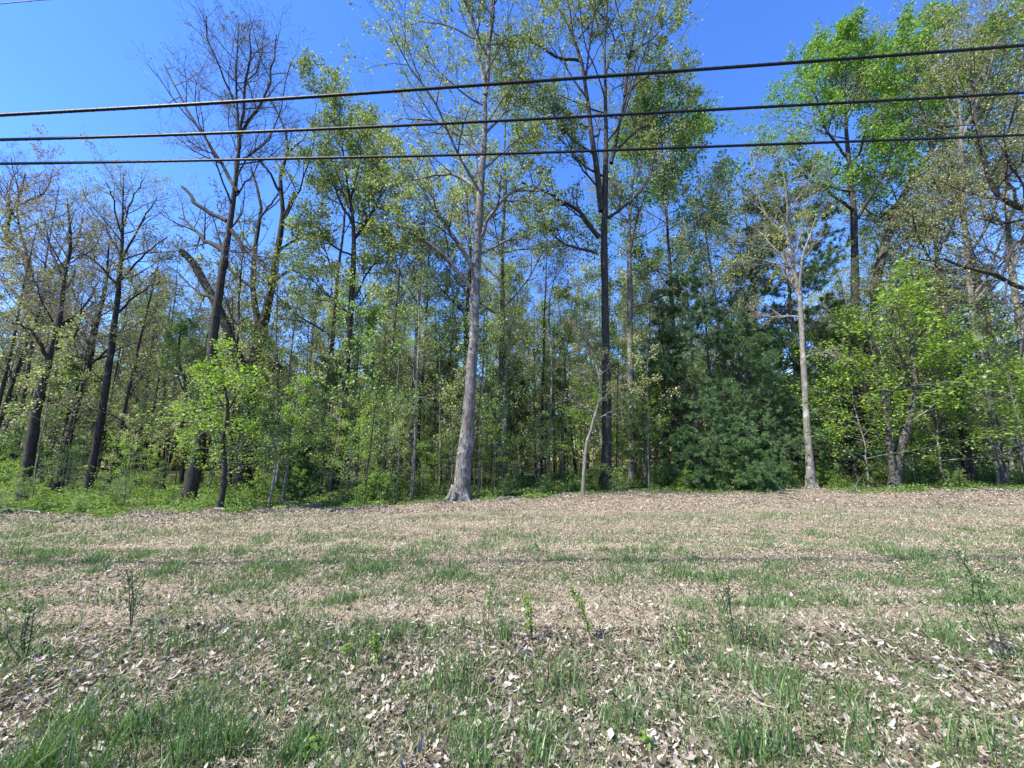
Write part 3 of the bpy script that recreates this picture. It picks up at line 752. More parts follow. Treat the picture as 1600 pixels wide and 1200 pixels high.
G_M = 'bright green saplings at the wood edge'
for (px, Y, top, k, lb) in [
  (205, 15.0, 680, 1, 'low spreading bright green sapling at left, below the round budding crown'),
  (20, 13.0, 722, 1, 'small pale green sapling cut by the left border'),
  (330, 14.6, 600, 0, 'bright yellow green sapling crowding the foot of the bare tree'),
  (450, 16.5, 620, 2, 'airy green sapling right of the dead tree trunk'),
  (545, 14.9, 635, 1, 'bright green sapling with large leaves in front of the small dark pine'),
  (590, 16.5, 590, 2, 'soft green sapling left of the straight grey stem'),
  (930, 19.5, 590, 0, 'vivid green sapling behind the tall dark oak trunk'),
  (1010, 20.5, 610, 1, 'vivid green sapling between the oak trunks and the pines'),
  (840, 21.0, 640, 2, 'green sapling in the shade between the big trunk and tall oak'),
  (1395, 18.5, 430, 0, 'tall bright green maple sapling right of the slim pale trunk'),
  (1350, 18.0, 560, 1, 'layered bright green sapling beside the twin stemmed tree'),
  (1470, 18.5, 520, 1, 'wide bright green sapling between the twin stems and right border'),
  (1550, 17.8, 500, 0, 'bright green sapling with flat leaf sprays near the right border'),
  (1600, 16.5, 560, 1, 'bright green sapling cut by the right border'),
  (700, 19.0, 650, 2, 'dull green sapling directly left of the big flared trunk'),
  (1130, 19.3, 700, 2, 'pale green sapling among the lower pine boughs'),
]:
    put_px(maple[k], 5.0, px, Y, top, lb, 'sapling', G_M)
G_P = 'dark pines among the hardwoods'
for (px, Y, top, k, lb) in [
  (1095, 20.2, 425, 0, 'dark full pine right of the oak trunks'),
  (1172, 20.0, 500, 0, 'blue green pine between the dark full pine and the slim pale trunk'),
  (1045, 21.5, 520, 1, 'narrow dark pine left of the dark full pine'),
  (1265, 24.0, 300, 0, 'tallest hazy pine rising behind the slim pale trunk'),
  (1320, 23.0, 470, 1, 'dark pine behind the bright green maple sapling'),
  (505, 18.0, 560, 1, 'small dark pine behind the large leaved sapling'),
  (690, 24.0, 530, 1, 'dark pine behind the big flared trunk'),
  (90, 24.0, 560, 0, 'shaded pine deep behind the far left trunks'),
  (800, 30.0, 560, 0, 'distant shaded pine right of the big flared trunk'),
  (1560, 25.0, 430, 0, 'pine behind the saplings near the right border'),
  (1450, 23.5, 560, 1, 'shaded pine behind the twin stemmed tree'),
]:
    put_px(pine[k], 12.0, px, Y, top, lb, 'pine', G_P)
for (px, Y, top, lb) in [(1150, 17.8, 655, 'small bushy pine spreading over the clearing edge'), (1075, 18.6, 670, 'small bushy pine under the dark full pine'), (1200, 18.8, 680, 'small bushy pine left of the slim pale trunk'), (470, 16.6, 690, 'low dark pine bush right of the dead tree')]:
    put_px(pine[2], 3.4, px, Y, top, lb, 'pine', G_P)

# trees of the second rank, read from the photograph
oakP = [tree_proto('spring_tree', 16, 'sparse', 'bark_dark', 'twig_dark', 'leaf_olive', .12, .38, dict(nl=3)),
        tree_proto('spring_tree', 16, 'oak', 'bark_oak', 'twig_dark', 'leaf_oak', .13, .35, dict(n2=7, nl=4)),
        tree_proto('spring_tree', 16, 'oak', 'bark_grey', 'twig_grey', 'leaf_yellow', .12, .3, dict(n2=7, nl=4)),
        tree_proto('spring_tree', 16, 'sparse', 'bark_dark', 'twig_dark', 'leaf_red', .11, .4, dict(nl=2)),
        tree_proto('spring_tree', 16, 'full', 'bark_dark', 'twig_dark', 'leaf_bright', .13, .5, dict(n1=15, nl=7)),
        tree_proto('spring_tree', 16, 'sparse', 'bark_grey', 'twig_grey', 'leaf_yellow', .10, .3, dict(nl=3)),
        tree_proto('spring_tree', 12, 'oak', 'bark_dark', 'twig_dark', 'leaf_young', .09, .2, dict(nl=4, L=.1))]
G_R = 'trees standing behind the front row'
HP = [16, 16, 16, 16, 16, 16, 12]
for (px, Y, top, k, lb) in [
  (1060, 25, 195, 4, 'vivid green crowned tree between the tall oak and the pines'),
  (1150, 24, 250, 2, 'yellowish crowned tree left of the slim pale trunk'),
  (1120, 22, 330, 5, 'thin yellow leaved tree over the dark full pine'),
  (1200, 26, 270, 0, 'olive twiggy crown behind the bare top of the pale trunk'),
  (845, 27, 350, 3, 'russet budding crown in the gap right of the big flared trunk'),
  (790, 25, 400, 2, 'pale green crown behind the right side of the big trunk'),
  (640, 22, 215, 2, 'green crown behind the upper left limbs of the big trunk'),
  (780, 24, 150, 1, 'grey green crown rising behind the upper big trunk'),
  (600, 24, 330, 2, 'pale crown between the slender oak and the big trunk'),
  (500, 22, 200, 1, 'olive crown at left shoulder of the slender oak'),
  (470, 27, 430, 2, 'low yellowish crown in the gap right of the dead tree'),
  (90, 24, 350, 3, 'olive budding crown behind the far left trunks'),
  (20, 24, 300, 3, 'reddish budding crown at the left border'),
  (250, 28, 410, 0, 'pale olive crown between the round crown and the bare tree'),
  (320, 28, 430, 0, 'low olive crown behind the tall bare tree'),
  (900, 30, 440, 6, 'green crown low in the sky gap left of the tall oak'),
  (1440, 26, 300, 5, 'yellow leaved crown behind the leaning trunk'),
  (1530, 25, 250, 0, 'olive crown behind the thin trunk near the right border'),
  (1590, 24, 100, 4, 'green crown at the upper right corner'),
  (1480, 27, 380, 2, 'pale crown low behind the crooked dark trunk'),
  (700, 26, 420, 1, 'olive crown left behind the big grey trunk'),
  (560, 25, 480, 6, 'young green crown under the slender oak'),
  (400, 24, 520, 6, 'young green crown behind the fork of the dead tree'),
  (1000, 28, 400, 2, 'pale crown right behind the slimmer grey trunk'),
]:
    put_px(oakP[k], HP[k], px, Y, top, lb, 'tree', G_R)

# the depth of the wood
MARKS = [(-60, 'left border'), (60, 'dark leaning trunk at far left'), (165, 'round budding crown'), (290, 'tall bare tree'), (395, 'forked dead tree'), (530, 'slender oak'), (643, 'straight grey sapling stem'),
         (735, 'big flared trunk'), (855, 'whitish slender stem'), (945, 'tall dark oak'), (1090, 'dark full pine'), (1180, 'blue green pine'), (1258, 'slim pale trunk'), (1340, 'tall bright green crown'),
         (1425, 'twin stemmed tree'), (1520, 'crooked dark trunk'), (1640, 'right border')]
def mark(px):
    return min(MARKS, key=lambda m: abs(m[0] - px))[1]
pole = [tree_proto('woodland_tree', 14, 'sparse', 'bark_dark', 'twig_grey', 'leaf_olive', .10, .16, dict(rmin=.007, n1=16, n2=6, n3=5, n4=3, nl=2, L=.12, W=.085, spread=.2, l1=.2)),
        tree_proto('woodland_tree', 14, 'sparse', 'bark_pale', 'twig_grey', 'leaf_oak', .13, .16, dict(rmin=.006, n1=17, n2=6, n3=5, n4=3, nl=3, L=.12, W=.085, spread=.2, l1=.22)),
        tree_proto('woodland_tree', 14, 'sparse', 'bark_grey', 'twig_grey', 'leaf_yellow', .08, .16, dict(rmin=.007, n1=16, n2=6, n3=5, n4=3, nl=2, L=.12, W=.085, spread=.2, l1=.2)),
        tree_proto('woodland_tree', 9, 'sparse', 'bark_dark', 'twig_dark', 'leaf_young', .06, .08, dict(n1=18, n2=5, n3=5, nl=4, L=.1, W=.08, spread=.16)),
        tree_proto('woodland_tree', 14, 'bare', 'bark_dark', 'twig_dark', 'leaf_bud', .11, .35, dict(n1=16, n2=6, n3=5, nl=2, L=.08, W=.06))]
KN = ['olive leaved', 'dull green', 'pale yellow green', 'low green', 'nearly bare']
placed = []
MAIN = [(293, 13), (378, 18.5), (415, 18.5), (450, 18.5), (946, 18), (988, 19.5), (1262, 20), (530, 15), (40, 14), (100, 14.5), (165, 18), (1060, 20), (1092, 20.5), (1124, 20.5), (1156, 20.5), (1188, 20.5), (1218, 20.5), (1245, 20), (1280, 20)]
def hides(x, y):
    px = 800 + F * x / y
    return any(abs(px - a - (14 if a < 400 else 0)) < 16 and y < d + .5 for a, d in MAIN)
cnt = 0
tries = 0
while cnt < 215 and tries < 20000:
    tries += 1
    u = rng.uniform(-1.42, 1.42)
    dep = 18 + 36 * rng.uniform() ** 0.8
    x = u * dep
    if dep < edge_y(x) + 3.0: continue
    if hides(x, dep): continue
    if any((x - a) ** 2 + (dep - b) ** 2 < 1.5 for a, b in placed): continue
    placed.append((x, dep)); cnt += 1
    k = int(rng.choice(5, p=[.26, .24, .15, .25, .10] if u > -.5 else [.34, .14, .12, .06, .34]))
    px = 800 + F * u
    far = 'deep in the wood' if dep > 40 else ('midway in the wood' if dep > 28 else 'in the outer wood')
    put(pole[k], x, dep, rng.uniform(.75, 1.1) * (1 + .55 * min(1, max(0, (dep - 24) / 18))), rng.uniform(0, 6.28), f'{KN[k]} tree {far}, behind the {mark(px)}',
        'tree', f'{KN[k]} trees {far} behind the {mark(px)}')
# shrubs along the edge
cnt = 0
for k in range(110):
    u = rng.uniform(-1.4, 1.4)
    Y = 18.0
    for _ in range(6): Y = edge_y(u * Y) + .6
    Y += rng.uniform(0, 1) ** 1.5 * 7
    x = u * Y
    reg = 'near the ' + mark(800 + F * u)
    if Y > edge_y(x) + 2.5: reg = 'set back behind the ' + mark(800 + F * u)
    kk = int(rng.integers(2))
    if u < -.5 and k % 2: continue
    put(shrub[kk], x, Y, rng.uniform(.25, .8) * (.65 if u < -.8 else 1), rng.uniform(0, 6.28), f'{["dull", "bright"][kk]} leafy shrub in the undergrowth, {reg}', 'shrub', f'{["dull", "bright"][kk]} undergrowth shrubs {reg}')

# understorey saplings deeper in
for k in range(70):
    u = rng.uniform(-1.42, 1.42); Y = 18.0
    for _ in range(6): Y = edge_y(u * Y) + 1.5
    Y += rng.uniform(0, 1) * 16
    x = u * Y; kk = int(rng.integers(3))
    if hides(x, Y) or (u < -.5 and k % 2): continue
    far = 'deep' if Y > edge_y(x) + 9 else 'just'
    put(maple[kk], x, Y, rng.uniform(.45, 1.1) * (.55 if u < -.5 else .85), rng.uniform(0, 6.28), f'{["bushy", "wide", "two stemmed"][kk]} green sapling {far} inside the wood behind the {mark(800 + F * u)}', 'sapling', f'{["bushy", "wide", "two stemmed"][kk]} saplings {far} inside the wood behind the {mark(800 + F * u)}')
# thin young stems inside the edge
stemP = [tree_proto('young_tree', 6, 'sparse', 'bark_dark', 'twig_dark', 'leaf_young', .028, .35, dict(n1=12, n2=5, n3=4, n4=2, nl=2, L=.08, W=.06, l1=.22)),
         tree_proto('young_tree', 6, 'sparse', 'bark_pale', 'twig_grey', 'leaf_yellow', .024, .4, dict(n1=10, n2=5, n3=4, n4=2, nl=2, L=.08, W=.06, l1=.2))]
for k in range(130):
    u = rng.uniform(-1.42, 1.42); Y = 18.0
    for _ in range(6): Y = edge_y(u * Y) + .7
    Y += rng.uniform(0, 1) ** 1.3 * 14
    x = u * Y; kk = int(rng.integers(2))
    if hides(x, Y) or (u < -.5 and k % 3): continue
    far = 'well inside' if Y > edge_y(x) + 6 else 'just inside'
    put(stemP[kk], x, Y, rng.uniform(.6, 1.5), rng.uniform(0, 6.28), f'{["dark", "pale"][kk]} thin young tree {far} wood behind the {mark(800 + F * u)}', 'sapling', f'{["dark", "pale"][kk]} thin stems {far} the wood behind the {mark(800 + F * u)}')
# far wood: one mass of leaves and stems behind everything
def far_wood():
    g = Geo(); N = 130000
    x = rng.uniform(-130, 130, N); y = rng.uniform(60, 85, N)
    top = 19 + 3 * np.sin(x * .21) + 2 * np.sin(x * .53 + 1)
    z = rng.uniform(0, 1, N) ** 2.0 * top
    g.leaves(np.stack([x, y, z], 1), 1.0, .7, .4)
    o = g.build('distant_wood', M['leaf_olive'])
    tag(o, 'mass of distant wood closing the view between the trunks', 'wood', kind='stuff')
far_wood()

# fallen branches along the wood edge
for k, (px, py, dx, dy, w) in enumerate([(95, 812, 45, -4, 'below the leaning far left trunks'), (215, 806, 40, 5, 'left of the tall bare tree'), (470, 799, -38, 3, 'right of the dead tree'), (600, 793, 36, -6, 'left of the straight grey stem'),
        (760, 784, 40, -3, 'just right of the big flared trunk'), (880, 777, 34, 4, 'before the tall dark oak'), (1010, 776, 36, -5, 'right of the two oak trunks'), (1320, 770, 40, -6, 'right of the slim pale trunk'), (1250, 782, -30, -3, 'on the bare soil below the slim pale trunk'), (1440, 772, 34, 3, 'beside the twin stemmed tree')]):
    FALLEN = globals().setdefault('FALLEN', []); FALLEN.append((px, py, dx, dy, w))

# undergrowth
def undergrowth():
    g = Geo()
    N = 26000
    u = rng.uniform(-1.5, 1.5, N)
    Y = np.full(N, 17.0)
    for _ in range(6): Y = edge_y(u * Y)
    dep = rng.uniform(0, 1, N) ** 2 * 26
    Y = Y + .1 + dep + 3.2 * (vnoise(u * 16, u * 3 + 2, 1.0, 77) - .38)
    x = u * Y
    n = 7
    cx = np.repeat(x, n) + rng.normal(0, .13, N * n); cy = np.repeat(Y, n) + rng.normal(0, .13, N * n)
    pl = .5 + .5 * np.sin(x * 1.1 + np.sin(Y * .9) * 2)
    hh = np.repeat((.05 + .4 * pl * rng.uniform(.3, 1, N)) * np.clip(.35 + dep * .5, 0, 1.6), n)
    cz = gh(cx, cy) + hh * rng.uniform(0.1, 1, N * n)
    g.leaves(np.stack([cx, cy, cz], 1), .095, .07, .6)
    o = g.build('undergrowth', M['undergrowth'])
    tag(o, 'low green leafy ground cover under the trees along the wood edge', 'undergrowth', kind='stuff')
undergrowth()

# ------------------------------------------------------------------ clearing: litter, straw, grass
def green(x, y):
    """how grassy a spot is (0..1)"""
    n = .6 * vnoise(x, y * 1.5, .9, 3) + .4 * vnoise(x, y, 2.6, 4)
    wave = .25 * np.sin(x * .35)
    band = lambda c, w: np.exp(-((y + wave - c) / w) ** 2)
    b = .62 * band(8.0, .9) + .75 * band(5.95, .55) + .3 * band(11, 1.0) + .95 * (1 - sstep(3.9, 4.9, y + .3 * np.sin(x * 1.3)))
    left = sstep(-1.0, -5, x) * .75 * (1 - sstep(8, 10.5, y))
    right = sstep(2, 6, x) * .18 * (1 - sstep(8, 10, y))
    d = (b * 1.7 + left * .6 + right + .05) * (0.2 + 1.6 * sstep(.32, .6, n))
    return np.clip(d, 0, 1)

def scatter(N, y0, y1, power=1.0, umax=1.45):
    # roughly even over picture rows
    N = int(N * (1.5 if y0 < 3 else 1.25))
    a = rng.uniform(0, 1, N)
    y = 1 / ((1 / y0) * (1 - a) + (1 / y1) * a) if power == 1.0 else y0 + (y1 - y0) * a ** power
    x = rng.uniform(-1, 1, N) * (umax * y + 2.2)
    return x, y

def leaf_litter():
    g = Geo()
    def add(N, y0, y1, L):
        x, y = scatter(N, y0, y1)
        keep = rng.uniform(size=len(x)) < (.35 + .65 * vnoise(x, y, 1.3, 9)) ; x, y = x[keep], y[keep]; n = len(x)
        z = gh(x, y) + rng.uniform(.003, .055, n)
        c = np.stack([x, y, z], 1)
        nrm = norm(rng.normal(0, .5, (n, 3)) + np.array([0, 0, 1]))
        a = rng.normal(size=(n, 3)); a = norm(a - nrm * np.sum(a * nrm, -1, keepdims=True)); b = np.cross(nrm, a)
        LL = L * np.clip(rng.lognormal(-.1, .4, n), .35, 1.7); WW = LL * rng.uniform(.25, .55, n)
        curl = rng.uniform(-.1, .35, n)
        # 3 x 5 patch per leaf, lobed outline, curled
        us = np.array([-.5, -.28, 0, .26, .5]); ws = np.array([.1, .8, .55, 1.0, .12])
        rows = []
        for k in range(5):
            wk = ws[k] * rng.uniform(.6, 1.2, n) * WW * .5
            up = (curl * LL * (4 * us[k] ** 2))
            mid = c + a * (us[k] * LL)[:, None] + nrm * up[:, None]
            ed = nrm * (np.abs(curl) * wk * .9 + .15 * wk)[:, None]
            rows.append(np.stack([mid - b * wk[:, None] + ed, mid, mid + b * wk[:, None] + ed], 1))
        V = np.stack(rows, 1).reshape(n * 15, 3)
        q = []
        for k in range(4):
            for m in range(2):
                q.append([k * 3 + m, k * 3 + m + 1, k * 3 + m + 4, k * 3 + m + 3])
        q = np.array(q)[None] + (np.arange(n) * 15)[:, None, None]
        g.add(V, q.reshape(-1, 4))
    add(50000, 1.9, 5.0, .046)
    add(6000, 4.5, 7, .04)
    # farther litter: single folded leaves
    x, y = scatter(60000, 5, 17)
    k = y < edge_y(x) + 2
    x, y = x[k], y[k]
    c = np.stack([x, y, gh(x, y) + rng.uniform(.004, .035, len(x))], 1)
    g.leaves(c, .045, .022, .72, None, .2)
    x, y = scatter(26000, 12, 45)
    c = np.stack([x, y, gh(x, y) + rng.uniform(.004, .04, len(x))], 1)
    g.leaves(c, .075, .045, .72, None, .2)
    u = rng.uniform(-1.45, 1.45, 42000); y = np.full(len(u), 17.0)
    for _ in range(6): y = edge_y(u * y)
    y = y + rng.normal(.2, 1.3, len(u)); x = u * y
    kk = rng.uniform(size=len(u)) < .25 + .75 * vnoise(x, y, .8, 63); x, y = x[kk], y[kk]
    c = np.stack([x, y, gh(x, y) + rng.uniform(0, .09, len(x)) * vnoise(x, y, 1.3, 64)], 1)
    g.leaves(c, .065, .038, .5, None, .25)
    o = g.build('leaf_litter', M['dead_leaf'])
    tag(o, 'curled pale brown dead leaves lying over the clearing', 'leaf litter', kind='stuff')
leaf_litter()

def straw():
    g = Geo()
    def add(N, y0, y1, L, W):
        x, y = scatter(N, y0, y1)
        n = len(x)
        a = rng.uniform(0, math.pi, n)
        el = rng.normal(0.08, .16, n)
        d = np.stack([np.cos(a) * np.cos(el), np.sin(a) * np.cos(el), np.sin(el)], 1)
        s = np.stack([-np.sin(a), np.cos(a), 0 * a], 1)
        LL = L * rng.uniform(.3, 1.3, n)[:, None]; WW = W * rng.uniform(.6, 1.4, n)[:, None]
        c = np.stack([x, y, gh(x, y) + .008 + rng.uniform(0, .03, n)], 1)
        bend = np.array([0, 0, 1]) * LL * rng.uniform(0, .12, n)[:, None] + s * LL * rng.normal(0, .12, n)[:, None]
        v = np.stack([c - d * LL / 2 - s * WW / 2, c - d * LL / 2 + s * WW / 2, c + bend + s * WW / 2, c + bend - s * WW / 2, c + d * LL / 2 + s * WW * .2, c + d * LL / 2 - s * WW * .2], 1)
        q = np.array([[0, 1, 2, 3], [3, 2, 4, 5]])[None] + (np.arange(n) * 6)[:, None, None]
        g.add(v.reshape(-1, 3), q.reshape(-1, 4))
    add(38000, 1.9, 5.5, .13, .0034)
    add(80000, 4, 9, .10, .005)
    add(45000, 7, 17, .12, .010)
    o = g.build('straw', M['straw'])
    tag(o, 'dry cut straw strewn over the mown clearing', 'straw', kind='stuff')
straw()

def blade_geo(g, x, y, z, H, W, lean=.35, seg=3):
    n = len(x)
    a = rng.uniform(0, 2 * math.pi, n)
    d = np.stack([np.cos(a), np.sin(a), 0 * a], 1)
    f = rng.uniform(0, 2 * math.pi, n)
    s = np.stack([np.cos(f), np.sin(f), 0 * f], 1)
    ln = np.abs(rng.normal(lean, lean * .5, n))[:, None]
    H = np.asarray(H)[:, None]; W = np.asarray(W)[:, None]
    c = np.stack([x, y, z], 1)
    rows = []
    for k in range(seg + 1):
        t = k / seg
        p = c + np.array([0, 0, 1]) * H * (t - .25 * ln * t * t) + d * H * ln * t * t
        w = W * (1 - t ** 1.5) * .5 + .0003
        rows.append(np.stack([p - s * w, p + s * w], 1))
    V = np.stack(rows, 1).reshape(-1, 3)
    q = np.array([[2 * k, 2 * k + 1, 2 * k + 3, 2 * k + 2] for k in range(seg)])[None] + (np.arange(n) * (2 * (seg + 1)))[:, None, None]
    g.add(V, q.reshape(-1, 4))

def grass():
    g = Geo(); gd = Geo()
    # near, tall
    x, y = scatter(80000, 1.9, 4.9)
    k = rng.uniform(size=len(x)) < green(x, y) * 1.1 * (.14 + sstep(.45, .75, vnoise(x, y, 7.0, 21)))
    x, y = x[k], y[k]; n = len(x)
    h = (.05 + .15 * vnoise(x, y, 2.2, 5) ** 1.5) * rng.uniform(.4, 1.3, n)
    blade_geo(g, x, y, gh(x, y), h, rng.uniform(.004, .010, n), .45)
    x, y = scatter(150000, 1.9, 5.5)
    k = rng.uniform(size=len(x)) < (.2 + .55 * green(x, y)) * (.35 + sstep(.35, .7, vnoise(x, y, 5, 41)))
    x, y = x[k], y[k]; n = len(x)
    m = rng.uniform(size=n) < .45
    blade_geo(g, x[m], y[m], gh(x[m], y[m]), rng.uniform(.03, .10, m.sum()), rng.uniform(.002, .006, m.sum()), .7, 2)
    m = ~m; x, y = x[m], y[m]; n = len(x)
    blade_geo(gd, x, y, gh(x, y), rng.uniform(.02, .11, n), rng.uniform(.002, .004, n), .7, 2)
    # middle
    x, y = scatter(330000, 4.5, 15.5)
    k = rng.uniform(size=len(x)) < green(x, y) * (.25 + .75 * sstep(.35, .75, vnoise(x, y, 5.5, 31))) + .03
    x, y = x[k], y[k]; n = len(x)
    h = (.04 + .09 * vnoise(x, y, 2.2, 6)) * rng.uniform(.5, 1.2, n)
    m = rng.uniform(size=n) < .72
    blade_geo(g, x[m], y[m], gh(x[m], y[m]), h[m] * 1.2, rng.uniform(.006, .013, m.sum()), .45, 2)
    m = ~m
    blade_geo(gd, x[m], y[m], gh(x[m], y[m]), h[m] * .8, rng.uniform(.004, .010, m.sum()), .55, 2)
    # fringe along the wood
    u = rng.uniform(-1.45, 1.45, 15000); Y = np.full(len(u), 16.0)
    for _ in range(6): Y = edge_y(u * Y)
    Y = Y + rng.normal(0, .7, len(u)) + .3; x = u * Y
    kk = rng.uniform(size=len(u)) < sstep(.35, .75, vnoise(x, Y, 1.1, 55)); u, Y, x = u[kk], Y[kk], x[kk]
    blade_geo(g, x, Y, gh(x, Y), rng.uniform(.04, .16, len(u)), rng.uniform(.006, .014, len(u)), .5, 2)
    o = g.build('grass', M['grass']); tag(o, 'fresh green grass growing through the straw and leaves', 'grass', kind='stuff')
    o = gd.build('dry_grass', M['grass_dull']); tag(o, 'short dull yellow green grass among the straw', 'grass', kind='stuff')
grass()

# tufts that stand out
def tuft(px, py, hpx, wpx, label, n=130, mat='grass', lean=.38):
    n = int(n * .42); wpx *= 1.2; hpx *= .95
    p = foot(px, py)
    sc = p[1] / F
    o = empty('grass_tuft', p)
    tag(o, label, 'grass tuft', 'grass tufts standing out in the clearing')
    g = Geo()
    r = wpx * sc * .5
    a = rng.uniform(0, 6.28, n); rr = r * rng.uniform(0, 1, n) ** .6
    x = np.cos(a) * rr; y = np.sin(a) * rr * .6
    blade_geo(g, x, y, gh(x + p[0], y + p[1]) - p[2], hpx * sc * rng.uniform(.45, 1.15, n), rng.uniform(.004, .009, n), lean, 4)
    g.build('blades', M[mat], o)
for a in [
  (790, 1000, 48, 52, 'upright grass tuft between the two central briar shoots', 170),
  (1170, 1012, 60, 90, 'large grass tuft right of centre beside a leaning briar', 260),
  (275, 1022, 60, 80, 'grass tuft at left with dry stalks beneath it', 180),
  (465, 1012, 50, 70, 'grass tuft left of centre at the top of the rough strip', 150),
  (715, 1085, 75, 60, 'tall narrow grass tuft in the foreground centre', 190),
  (1230, 1190, 110, 70, 'tall blue green tuft at the bottom edge right of centre', 150),
  (160, 1190, 90, 150, 'wide grass tuft at the bottom left', 330),
  (320, 1195, 100, 80, 'grass tuft at the bottom, right of the wide corner one', 200),
  (875, 1080, 70, 60, 'loose grass tuft below the central briar shoots', 130),
  (950, 912, 26, 45, 'small round grass tuft alone on the bare straw', 110),
  (330, 915, 34, 60, 'green grass tuft on the left grassy band', 150),
  (1195, 905, 28, 60, 'green grass tuft on the far right grassy band', 130),
  (1165, 1200, 110, 45, 'narrow tall tuft at the bottom edge, left of the blue green one', 110),
  (1340, 1190, 70, 60, 'tuft at the bottom edge right of the blue green one', 120),
  (545, 1050, 55, 30, 'narrow broad bladed tuft left of the foreground centre', 50),
  (980, 1150, 60, 50, 'sparse arching tuft low in the foreground, right of centre', 90),
  (480, 1195, 60, 60, 'short tuft at the bottom edge left of centre', 120),
  (1530, 1190, 60, 70, 'tuft at the bottom right near the corner', 120),
]:
    tuft(*a)

# briar shoots: arching stems with small leaves
def briar(px, py, top, label, stems=2, wid=1.0, leafn=40, mat='leaf_young', bend=0):
    p = foot(px, py); sc = p[1] / F
    H = (py - top) * sc
    o = empty('briar_shoot', p); tag(o, label, 'briar', 'briar shoots in the clearing')
    gt, gl = Geo(), Geo()
    for s in range(stems):
        dx = (rng.normal(0, .22) * wid + bend) * H
        q = np.array([[0, 0, -.02], [dx * .25, rng.normal(0, .05) * H, H * .4], [dx * .6, 0, H * .75], [dx, rng.normal(0, .1) * H, H * rng.uniform(.8, 1.0) if s else H]])
        q = smooth_path(q, 14)
        gt.tubes(q, np.linspace(.0045, .0015, 14), 5)
        B, RB = spawn(q, np.linspace(.004, .0015, 14), 10, .15, 1, 50, .22 * H, 4, .05, .1, .6, .4, 0, .4)
        gt.tubes(B, np.maximum(RB, .001), 3)
        c, ax = on_paths(B, max(2, leafn // 9), .1, 1, .008)
        gl.leaves(c, .028, .016, .4, ax)
        c, ax = on_paths(q[None], leafn // 2, .2, 1, .02)
        gl.leaves(c, .032, .017, .4, ax)
    gt.build('stem', M['twig_dark'], o, True)
    gl.build('foliage', M[mat], o)
briar(205, 985, 905, 'branching briar shoot at left with small dark leaves', 4, 1.6, 30, 'grass')
briar(762, 985, 910, 'thin leafy shoot left of the central upright tuft', 1, .5, 60)
briar(832, 1005, 945, 'bright leafy shoot right of the central upright tuft', 2, .5, 50, 'leaf_maple')
briar(925, 1005, 935, 'leaning bright tipped shoot right of the foreground centre', 2, .4, 60, 'leaf_maple', -.35)
briar(1150, 1015, 905, 'leaning briar beside the large grass tuft', 3, .8, 30)
briar(1572, 1040, 885, 'long dark leaning briar near the right border', 3, .5, 50, 'grass', -.28)
briar(40, 1035, 950, 'low dark briar clump at the left border', 4, 1.2, 40, 'grass')
briar(28, 880, 820, 'leafy weed stalk at the far left of the clearing', 2, .4, 50)
briar(590, 1045, 1000, 'small weed left of the foreground centre', 3, .8, 20, 'leaf_maple')
briar(1070, 1045, 990, 'small weed right of the foreground centre', 3, .8, 20)
# broad leaved weeds at the very bottom
def weed(px, py, r, label):
    p = foot(px, py)
    o = empty('broadleaf_weed', p); tag(o, label, 'weed', 'broad leaved weeds in the foreground')
    g = Geo(); n = 9
    for k in range(n):
        a = k * 2.4; L = r * rng.uniform(.7, 1.1)
        d = np.array([math.cos(a), math.sin(a), 0]); s = np.array([-math.sin(a), math.cos(a), 0])
        ts = np.linspace(0, 1, 6); w = np.array([.04, .5, .9, 1, .6, .05]) * L * .22
        hz = .05 + k * .006 + L * .5 * ts - L * .55 * ts ** 2
        v = []
        for t, ww, z in zip(ts, w, hz):
            c = d * L * t + np.array([0, 0, z]); v += [c - s * ww + [0, 0, ww * .4], c, c + s * ww + [0, 0, ww * .4]]
        q = [[3 * i + m, 3 * i + m + 1, 3 * i + m + 4, 3 * i + m + 3] for i in range(5) for m in range(2)]
        g.add(np.array(v), np.array(q))
    g.build('leaves', M['leaf_maple'], o, True)
    gt = Geo(); gt.tubes(smooth_path([[0, 0, -.01], [.004, 0, .03], [0, 0, .1]], 5), np.full(5, .003), 5); gt.build('stem', M['grass'], o)
weed(480, 1192, .075, 'bright broad leaved weed at the bottom edge left of centre')
weed(1010, 1180, .05, 'small broad leaved weed right of the foreground centre')
weed(540, 1030, .06, 'broad leaved weed at the top of the rough strip')

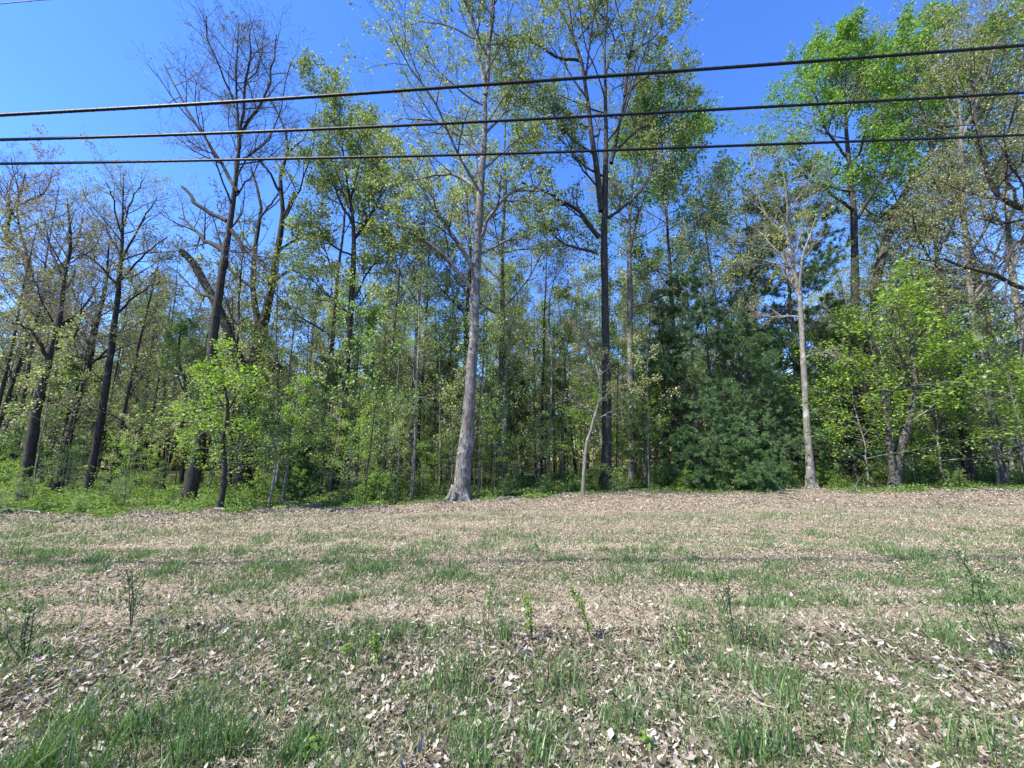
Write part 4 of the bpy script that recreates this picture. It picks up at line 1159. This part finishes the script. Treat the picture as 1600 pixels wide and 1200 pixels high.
# sticks, logs
def stick(pts, r, label, mat='bare_wood', name='fallen_stick', lift=.02, cat='stick', side=0, group=None):
    P = [foot(px, py) for px, py in pts]
    P = np.array(P); base = P[0].copy()
    P[:, 2] += r + lift * np.arange(len(P))
    P = smooth_path(P, 16); P[1:-1] += rng.normal(0, r * .35, (14, 3))
    P = P - base
    g = Geo(); R = np.linspace(r, r * .35, 16)
    e0 = P[0] - (P[1] - P[0]) * .02; 
    g.tubes(np.vstack([e0, P, P[-1] + (P[-1] - P[-2]) * .05]), np.concatenate([[.001], R, [.001]]), 7, .06)
    if side:
        B, RB = spawn(P, R, side, .3, .95, 40, -.3, 4, .02, .1, .6, .3, .5, .3)
        g.tubes(B, np.maximum(RB, .002), 4)
    o = g.build(name, M[mat], None, True); o.location = base
    tag(o, label, cat, group)
stick([(2, 804), (30, 801), (62, 806)], .07, 'fallen log in the grass at the left border below the dark trunks', 'bark_grey', 'fallen_log', .0, 'log')
stick([(-10, 880), (60, 872), (125, 864)], .006, 'long pale dry stalk lying on the left grass', 'straw', lift=.01)
stick([(85, 962), (110, 948), (122, 938)], .008, 'short grey stick left of the branching briar', 'bark_grey')
stick([(-5, 1000), (15, 1050), (30, 1082)], .006, 'pale dry stalk standing slanted at the left border', 'straw', lift=.01)
stick([(785, 900), (815, 901), (845, 900)], .009, 'dark stick lying on the straw at the centre', 'bark_dark', lift=0)
stick([(280, 1032), (330, 1042), (370, 1045)], .005, 'thin bleached stalks below the left tuft', 'straw', side=6, lift=.005)
stick([(1480, 748), (1530, 735), (1600, 718)], .07, 'pale fallen trunk lying inside the wood near the right border', 'bark_pale', 'fallen_log', .25, 'log', 3)
stick([(1470, 768), (1530, 767), (1590, 768)], .05, 'thin log along the shade line at right', 'bark_grey', 'fallen_log', .0, 'log')
stick([(335, 798), (352, 799), (368, 797)], .05, 'short dead log at the foot of the slim young tree', 'bark_grey', 'fallen_log', .0, 'log')
stick([(515, 801), (540, 797), (565, 797)], .05, 'short dead log at the clearing edge left of the grey stem', 'bark_grey', 'fallen_log', .0, 'log')
stick([(1150, 786), (1185, 779), (1205, 775)], .02, 'bleached branch on the bare ground in front of the pines', 'bare_wood', side=4)
stick([(640, 1010), (700, 1028), (735, 1040)], .005, 'pale straw stalk in front of the narrow foreground tuft', 'straw', lift=.006)

for (px, py, dx, dy, w) in FALLEN:
    stick([(px, py), (px + dx * .5, py + dy * .7), (px + dx, py + dy)], rng.uniform(.012, .03), 'fallen dead branch at the wood edge ' + w, ['bark_grey', 'bare_wood', 'bark_oak'][int(rng.integers(3))], 'fallen_branch', .05, 'branch', 6, 'fallen branches along the wood edge')

tot = sum(len(me.polygons) for me in bpy.data.meshes)
print('objects', len(bpy.data.objects), 'unique polys', tot)
